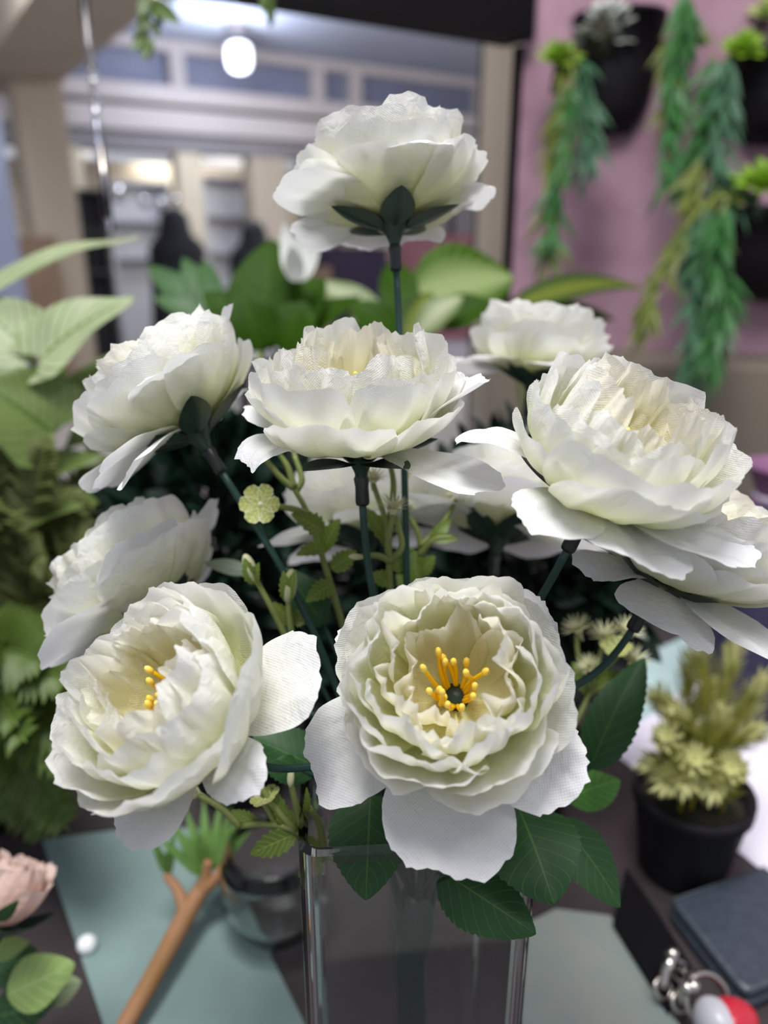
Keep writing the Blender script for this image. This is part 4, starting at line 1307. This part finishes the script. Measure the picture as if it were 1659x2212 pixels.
# white lily-like bloom beside the top flower
M_LILY = plain('white_lily_petal', srgb(226, 228, 224), 0.6, srgb(206, 210, 202), 40, trans=0.3)
p0 = W(640, 610, 0.58)
ly = thing('white_lily', 'small white blurred bloom left of the top flower stem', 'flower', p0)
for tip, w in (((612, 478, 0.58), 46), ((660, 488, 0.575), 50), ((690, 530, 0.58), 36), ((630, 530, 0.56), 44)):
    V, Fc, uv = leafm(p0, W(*tip), w / FPX * 0.58, hint=(0, -1, 0.3), bend=-0.1, fold=0.3)
    mk('petal', V, Fc, M_LILY, ly, uv)
V, Fc = tubem([p0, W(650, 700, 0.59), Vector((p0.x + 0.01, p0.y, TABLE + 0.002))], 0.0016, 12, 6)
mk('stem', V, Fc, M_BROAD, ly)

# ------------------------------------------------------------------ things lying on the counter
M_TEAL = plain('teal_card', srgb(128, 152, 150), 0.7, srgb(112, 134, 132), 26)
M_TEAL2 = plain('mottled_teal_card', srgb(126, 140, 140), 0.65, srgb(146, 150, 142), 36, detail=5)
M_CARD = plain('white_card', srgb(232, 228, 242), 0.6, srgb(222, 218, 234), 10)


def sheet(name, pix, mat, lab, cat, th=0.0025, z=TABLE, inset=None):
    P = [onz(x, y, z) for x, y in pix]
    n = len(P)
    V = [(p.x, p.y, z + 0.0004) for p in P] + [(p.x, p.y, z + th) for p in P]
    Fc = [tuple(range(n))[::-1], tuple(range(n, 2 * n))] + [(i, (i + 1) % n, n + (i + 1) % n, n + i) for i in range(n)]
    o = mk(name, V, Fc, mat, smooth=False)
    setp(o, lab, cat)
    return o


sheet('teal_card', [(228, 2230), (92, 1820), (330, 1790), (450, 1800), (665, 2232)], M_TEAL, 'large teal card under the brown branch at lower left', 'card')
sheet('teal_card', [(1120, 2260), (1120, 2010), (1200, 1970), (1318, 1985), (1490, 2260)], M_TEAL2, 'mottled grey teal card right of the vase', 'card')
sheet('teal_card', [(1320, 1590), (1345, 1440), (1500, 1370), (1530, 1440), (1420, 1540)], plain('pale_teal_card', srgb(176, 200, 202), 0.6, srgb(164, 188, 190), 20), 'pale teal card behind the yellow green pot plant', 'card')
sheet('white_card', [(1292, 1602), (1690, 1918), (1900, 1760), (1480, 1440)], M_CARD, 'white card under the black plant pot', 'card', th=0.0012)
sheet('black_tray', [(1322, 2010), (1350, 1890), (1420, 1990), (1500, 2120), (1440, 2200)], M_BLACKFRAME, 'flat black case beside the mottled teal card', 'case', th=0.006)

# black leather wallet
M_LEATH = plain('black_leather', srgb(58, 66, 78), 0.38, srgb(46, 54, 64), 240, bump=0.6, spec=0.6)
pix = [(1438, 1962), (1648, 1886), (1830, 2080), (1604, 2178)]
P = [onz(x, y, TABLE + 0.006) for x, y in pix]
cw = sum(P, Vector()) / 4
wl = thing('leather_wallet', 'dark slate leather wallet lying at lower right', 'wallet', (cw.x, cw.y, TABLE))


def pillow(P, z0, z1, mat, name, parent, k=5):
    """slab with rounded rim from four corners"""
    c = sum(P, Vector()) / 4
    V = []
    prof = [(0.975, 0.0), (0.995, 0.25), (1.0, 0.5), (0.995, 0.75), (0.97, 0.96), (0.90, 1.0)]
    ring = []
    for i in range(4):
        a, b, d = P[i - 1], P[i], P[(i + 1) % 4]
        for f in np.linspace(0, 1, k):
            q0, q1 = b.lerp(a, 0.10 * (1 - f)), b.lerp(d, 0.10 * f)
            ring.append(q0.lerp(q1, f))
    n = len(ring)
    for s, h in prof:
        for p in ring:
            q = c + (p - c) * s
            V.append((q.x, q.y, z0 + (z1 - z0) * h))
    Fc = [(i * n + j, i * n + (j + 1) % n, (i + 1) * n + (j + 1) % n, (i + 1) * n + j) for i in range(len(prof) - 1) for j in range(n)]
    Fc += [tuple(range(n))[::-1], tuple((len(prof) - 1) * n + j for j in range(n))]
    return mk(name, V, Fc, mat, parent)


pillow(P, TABLE + 0.0005, TABLE + 0.007, M_LEATH, 'wallet_back', wl)
pillow([p + (cw - p) * 0.02 for p in P], TABLE + 0.0072, TABLE + 0.014, M_LEATH, 'wallet_front', wl)
V, Fc = tubem([(p + (cw - p) * 0.07) * 1.0 + Vector((0, 0, 0.0078)) for p in P] + [(P[0] + (cw - P[0]) * 0.07) + Vector((0, 0, 0.0078))], 0.0004, 5, 5, smooth=False)
mk('stitching', V, Fc, plain('thread', srgb(90, 98, 108), 0.7), wl)

# key ring with metal clasps and a red charm
M_METAL = plain('nickel', (0.62, 0.58, 0.54), 0.22, (0.5, 0.47, 0.44), 60, metal=1.0)
kz = TABLE + 0.006
kr = thing('key_ring', 'nickel key ring with clasps at the lower right corner', 'key ring', onz(1500, 2140, kz))


def torusm(c, R, r, n, k=24, m=8):
    y, a, b = basis(n, (1, 0, 0.1))
    V = []
    for i in range(k):
        t = 2 * math.pi * i / k
        d = a * math.cos(t) + b * math.sin(t)
        for j in range(m):
            s = 2 * math.pi * j / m
            V.append(tuple(Vector(c) + d * (R + r * math.cos(s)) + y * (r * math.sin(s))))
    Fc = [(i * m + j, ((i + 1) % k) * m + j, ((i + 1) % k) * m + (j + 1) % m, i * m + (j + 1) % m) for i in range(k) for j in range(m)]
    return V, Fc


mk('ring', *torusm(onz(1528, 2160, kz + 0.008), 0.011, 0.0016, (0.2, -0.7, 0.7)), M_METAL, kr)
for (x0, y0, x1, y1) in ((1432, 2135, 1452, 2062), (1468, 2098, 1498, 2132), (1470, 2165, 1484, 2135)):
    a, b = onz(x0, y0, kz + 0.004), onz(x1, y1, kz + 0.014)
    cl = mk('clasp', *tubem([a, a.lerp(b, 0.5) + Vector((0, 0, 0.004)), b], [0.0024, 0.003, 0.0026], 10, 10), M_METAL, kr)
    mk('clasp_ball', *ellipm(b, (0.0036, 0, 0), (0, 0.0036, 0), (0, 0, 0.0036), 12, 8), M_METAL, cl)
    mk('clasp_loop', *torusm(a, 0.0045, 0.001, (0.3, -0.6, 0.7)), M_METAL, cl)
M_RED = plain('red_enamel', srgb(206, 50, 66), 0.2, srgb(186, 40, 56), 30)
M_CWH = plain('white_enamel', srgb(206, 206, 214), 0.25, srgb(190, 190, 200), 30)
cc = onz(1575, 2212, kz + 0.010)
chm = thing('red_charm', 'round red and white charm on the key ring', 'charm', cc)
mk('charm_body', *ellipm(cc, (0.014, 0.003, 0), (-0.002, 0.011, 0), (0, 0, 0.011), 20, 12), M_RED, chm)
mk('charm_band', *ellipm(cc + Vector((-0.007, -0.001, 0.001)), (0.009, 0.002, 0), (-0.002, 0.0117, 0), (0, 0, 0.0112), 20, 12), M_CWH, chm)

# brown branch with grassy leaves
M_BARK = plain('branch_bark', srgb(172, 124, 96), 0.7, srgb(146, 108, 62), 40, bump=0.5)
M_BLADE = leaf_mat('grass_blade', srgb(104, 146, 70), srgb(150, 180, 110), nveins=3, vw=0.05, trans=0.3)
zb = TABLE + 0.012
br = thing('artificial_branch', 'brown artificial branch with grassy leaves on the teal card', 'branch', onz(270, 2230, zb))
q = [onz(250, 2250, zb), onz(330, 2110, zb + 0.004), onz(395, 1990, zb + 0.008), onz(432, 1925, zb + 0.014)]
mk('main_stem', *tubem(q, [0.0042, 0.0046, 0.0052, 0.0045], 24, 12), M_BARK, br)
for qq in ([q[3] - Vector((0, 0, 0.001)), onz(470, 1893, zb + 0.022), onz(503, 1835, zb + 0.034)], [onz(402, 1975, zb + 0.009), onz(385, 1925, zb + 0.016), onz(358, 1888, zb + 0.022)], [q[3], onz(445, 1890, zb + 0.022), onz(450, 1860, zb + 0.03)]):
    mk('fork', *tubem(qq, [0.0042, 0.003, 0.0022], 14, 10), M_BARK, br)
for x0, y0, x1, y1, w in ((445, 1890, 360, 1760, 26), (445, 1890, 400, 1740, 24), (450, 1885, 440, 1720, 26), (455, 1885, 480, 1720, 24), (460, 1880, 530, 1750, 30), (480, 1870, 545, 1790, 24), (440, 1895, 330, 1800, 22), (450, 1880, 420, 1780, 26), (470, 1870, 500, 1740, 22), (365, 1890, 320, 1790, 20), (365, 1890, 380, 1780, 22)):
    p0, p1 = onz(x0, y0, zb + 0.022), onz(x1, y1, zb + 0.05)
    V, Fc, uv = leafm(p0, p1, w / FPX * 0.42, hint=(0, -0.5, 0.9), bend=0.06, fold=0.2, shape='lance', nu=5, nv=11)
    mk('leaf', V, Fc, M_BLADE, br, uv)

# little round glass bowl behind the vase
bc = onz(600, 2000, TABLE)
gb = thing('glass_bowl', 'small round glass bowl left of the vase', 'bowl', bc)
r = 0.030
prof = [(0.001, 0.001), (r * 0.45, 0.001), (r * 0.8, r * 0.3), (r, r * 0.9), (r * 0.93, r * 1.55), (r * 0.8, r * 1.9), (r * 0.76, r * 1.9), (r * 0.88, r * 1.5), (r * 0.94, r * 0.9), (r * 0.74, r * 0.36), (r * 0.4, 0.004), (0.001, 0.004)]
mk('bowl_body', *lathem(prof, Matrix.Translation(bc), 32), M_GLASS, gb)
mk('rim', *torusm(bc + Vector((0, 0, r * 1.9)), r * 0.78, 0.0012, (0, 0, 1), 32, 8), M_GLASS, gb)

# bead at the teal card's edge, its bright glint painted as white colour
bp = onz(188, 2040, TABLE + 0.006)
pb = thing('glint_bead', 'small bead, white in place of a bright glint, at the left edge of the teal card', 'bead', bp)
M_GLINT = plain('white_glint', (0.95, 0.96, 0.98), 0.25, (0.92, 0.93, 0.96), 40, spec=1.0)
mk('white_glint', *ellipm(bp, (0.0052, 0, 0), (0, 0.0052, 0), (0, 0, 0.0052), 20, 14), M_GLINT, pb)
mk('setting', *torusm(bp - Vector((0, 0, 0.0046)), 0.0032, 0.0008, (0, 0, 1)), M_METAL, pb)

# ------------------------------------------------------------------ yellow green plant in the black pot
M_SED = leaf_mat('sedum_leaf', srgb(170, 172, 84), srgb(200, 200, 128), nveins=3, trans=0.3)
M_SED2 = leaf_mat('sedum_leaf_pale', srgb(204, 204, 142), srgb(220, 220, 170), nveins=3, trans=0.3)
M_SEDST = plain('sedum_stem', srgb(150, 140, 30), 0.5, srgb(120, 118, 24), 80)
sb = onz(1470, 1872, TABLE)
sd = thing('potted_sedum', 'yellow green spiky plant in a black pot at right', 'plant', sb)
potm(sb + Vector((0, 0, 0.0025)), 0.032, 0.056, M_POT, sd)
mk('potting_moss', *lathem([(0.001, 0.056), (0.02, 0.054), (0.029, 0.049)], Matrix.Translation(sb), 16), M_SOIL, sd)
rng = random.Random(5)
top = sb + Vector((0, 0, 0.05))
for x, y, d in ((1420, 1500, 0.44), (1505, 1345, 0.45), (1490, 1420, 0.46), (1590, 1380, 0.46), (1650, 1470, 0.45), (1440, 1590, 0.42), (1560, 1540, 0.43), (1640, 1580, 0.43), (1405, 1650, 0.42), (1500, 1640, 0.40), (1580, 1660, 0.41), (1545, 1480, 0.45), (1460, 1540, 0.43), (1620, 1530, 0.47), (1480, 1690, 0.40), (1440, 1690, 0.405), (1540, 1700, 0.405)):
    tip = W(x, y, d)
    b = top + Vector((rng.uniform(-0.016, 0.016), rng.uniform(-0.014, 0.014), 0))
    P = [b, b.lerp(tip, 0.5) + Vector((0, 0, 0.012)), tip]
    sg = mk('sprig', *tubem(P, [0.0014, 0.0009], 12, 6), M_SEDST, sd)
    pts = smooth_path(P, 30)
    for part, lo, hi_, mt in (('leaves', 6, 22, M_SED), ('tip_leaves', 20, 29, M_SED2)):
        lv = []
        for i in range(lo, hi_):
            p = Vector(pts[i])
            tg = (Vector(pts[min(29, i + 1)]) - Vector(pts[i - 1])).normalized()
            y_, n_, s_ = basis(tg, (0, -1, 0.2))
            for m in range(8):
                an = m * 0.785 + i * 0.7
                dr = (tg * (0.75 + 0.5 * (i > 26)) + n_ * math.cos(an) + s_ * math.sin(an)).normalized()
                l = rng.uniform(0.008, 0.014)
                lv.append(leafm(p, p + dr * l, 0.0023, hint=tg, bend=-0.08, shape='lance', nu=3, nv=5))
        V, Fc, uv = joinl(lv)
        mk(part, V, Fc, mt, sg, uv, kind='stuff')

# ------------------------------------------------------------------ peach rose at the lower left corner
M_PEACH = petal_mat('peach_petal_cloth', srgb(240, 214, 204), srgb(232, 190, 170), trans=0.3)
M_PEACH.name = 'peach_petal_cloth'
LAYERS_P = [(5, 0.86, 2.9, [30, 50, 80, 95, 100], 0.25, 0.05, 0.07, 0.03, 0.14, 0.0, 4, 'M_PEACH'), (5, 0.86, 2.7, [35, 60, 85, 100, 100], 0.22, 0.1, 0.08, 0.03, 0.14, 0.0, 4, 'M_PEACH'),
            (5, 0.8, 2.5, [40, 70, 90, 100, 100], 0.18, 0.2, 0.08, 0.03, 0.14, 0.0, 5, 'M_PEACH'), (4, 0.8, 2.4, [55, 80, 90, 95, 95], 0.12, 0.3, 0.1, 0.03, 0.12, 0.0, 6, 'M_PEACH')]
flower(5, 'peach rose cut off at the lower left corner', -2, 2000, 0.31, (0.1, 0.9, 0.25), layers=LAYERS_P, outm=M_PEACH, hubpx=(-60, 2200, 0.335), grp=None, name='artificial_rose', size=0.95, hi=0.8,
       outers=[(20, 3.0, (30, 50, 70, 80, 60), 0.8), (120, 3.0, (30, 50, 70, 80, 60), 0.8), (250, 2.9, (30, 50, 70, 80, 60), 0.8), (310, 2.8, (20, 40, 60, 70, 40), 0.8)], collar=False)
M_PLIME = leaf_mat('pale_rose_leaf', srgb(150, 178, 104), srgb(176, 198, 130), nveins=6, trans=0.3)
M_RDARK = leaf_mat('deep_rose_leaf', srgb(38, 76, 36), srgb(70, 110, 60), nveins=7, trans=0.15)
spray('pale green and dark leaves under the peach rose', [((15, 2150, 0.32), (162, 2082, 0.32), 105, (0, -0.7, 0.7), M_PLIME), ((-30, 2060, 0.32), (64, 2035, 0.33), 44, (0, -0.6, 0.8), M_PLIME), ((-20, 2110, 0.33), (80, 2050, 0.34), 90, (0, -0.7, 0.7), M_RDARK), ((-20, 2200, 0.33), (120, 2160, 0.33), 90, (0, -0.7, 0.7), M_RDARK), ((100, 2150, 0.335), (175, 2120, 0.335), 60, (0, -0.7, 0.7), M_CALA), ((-10, 1990, 0.30), (40, 1945, 0.29), 30, (0.2, -0.9, 0.2), M_RDARK)], hub=False, grp=None)

# goods at the right edge
def small_bag(px, py, d, w, h, mat, lab):
    c = W(px, py, d)
    t = thing('gift_pouch', lab, 'pouch', (c.x, c.y, TABLE))
    prof = [(w, 0.001), (w * 1.05, h * 0.3), (w * 0.95, h * 0.75), (w * 0.45, h * 0.86), (w * 0.6, h * 0.95), (w * 0.75, h)]
    V, Fc = lathem(prof, Matrix.Translation(Vector((c.x, c.y, TABLE))), 20)
    mk('pouch_body', V, Fc, mat, t)
    mk('tie_cord', *torusm(Vector((c.x, c.y, TABLE + h * 0.86)), w * 0.47, 0.002, (0, 0, 1)), M_CARD, t)


small_bag(1690, 1060, 0.62, 0.042, W(1690, 1000, 0.62).z - TABLE, plain('mauve_satin', srgb(150, 104, 140), 0.6, srgb(126, 84, 118), 20), 'mauve satin pouch at the right edge behind the large flower')
small_bag(1668, 1130, 0.56, 0.03, W(1668, 1110, 0.56).z - TABLE, plain('navy_satin', srgb(48, 44, 76), 0.6, srgb(38, 34, 62), 20), 'navy satin pouch at the right edge below the mauve one')
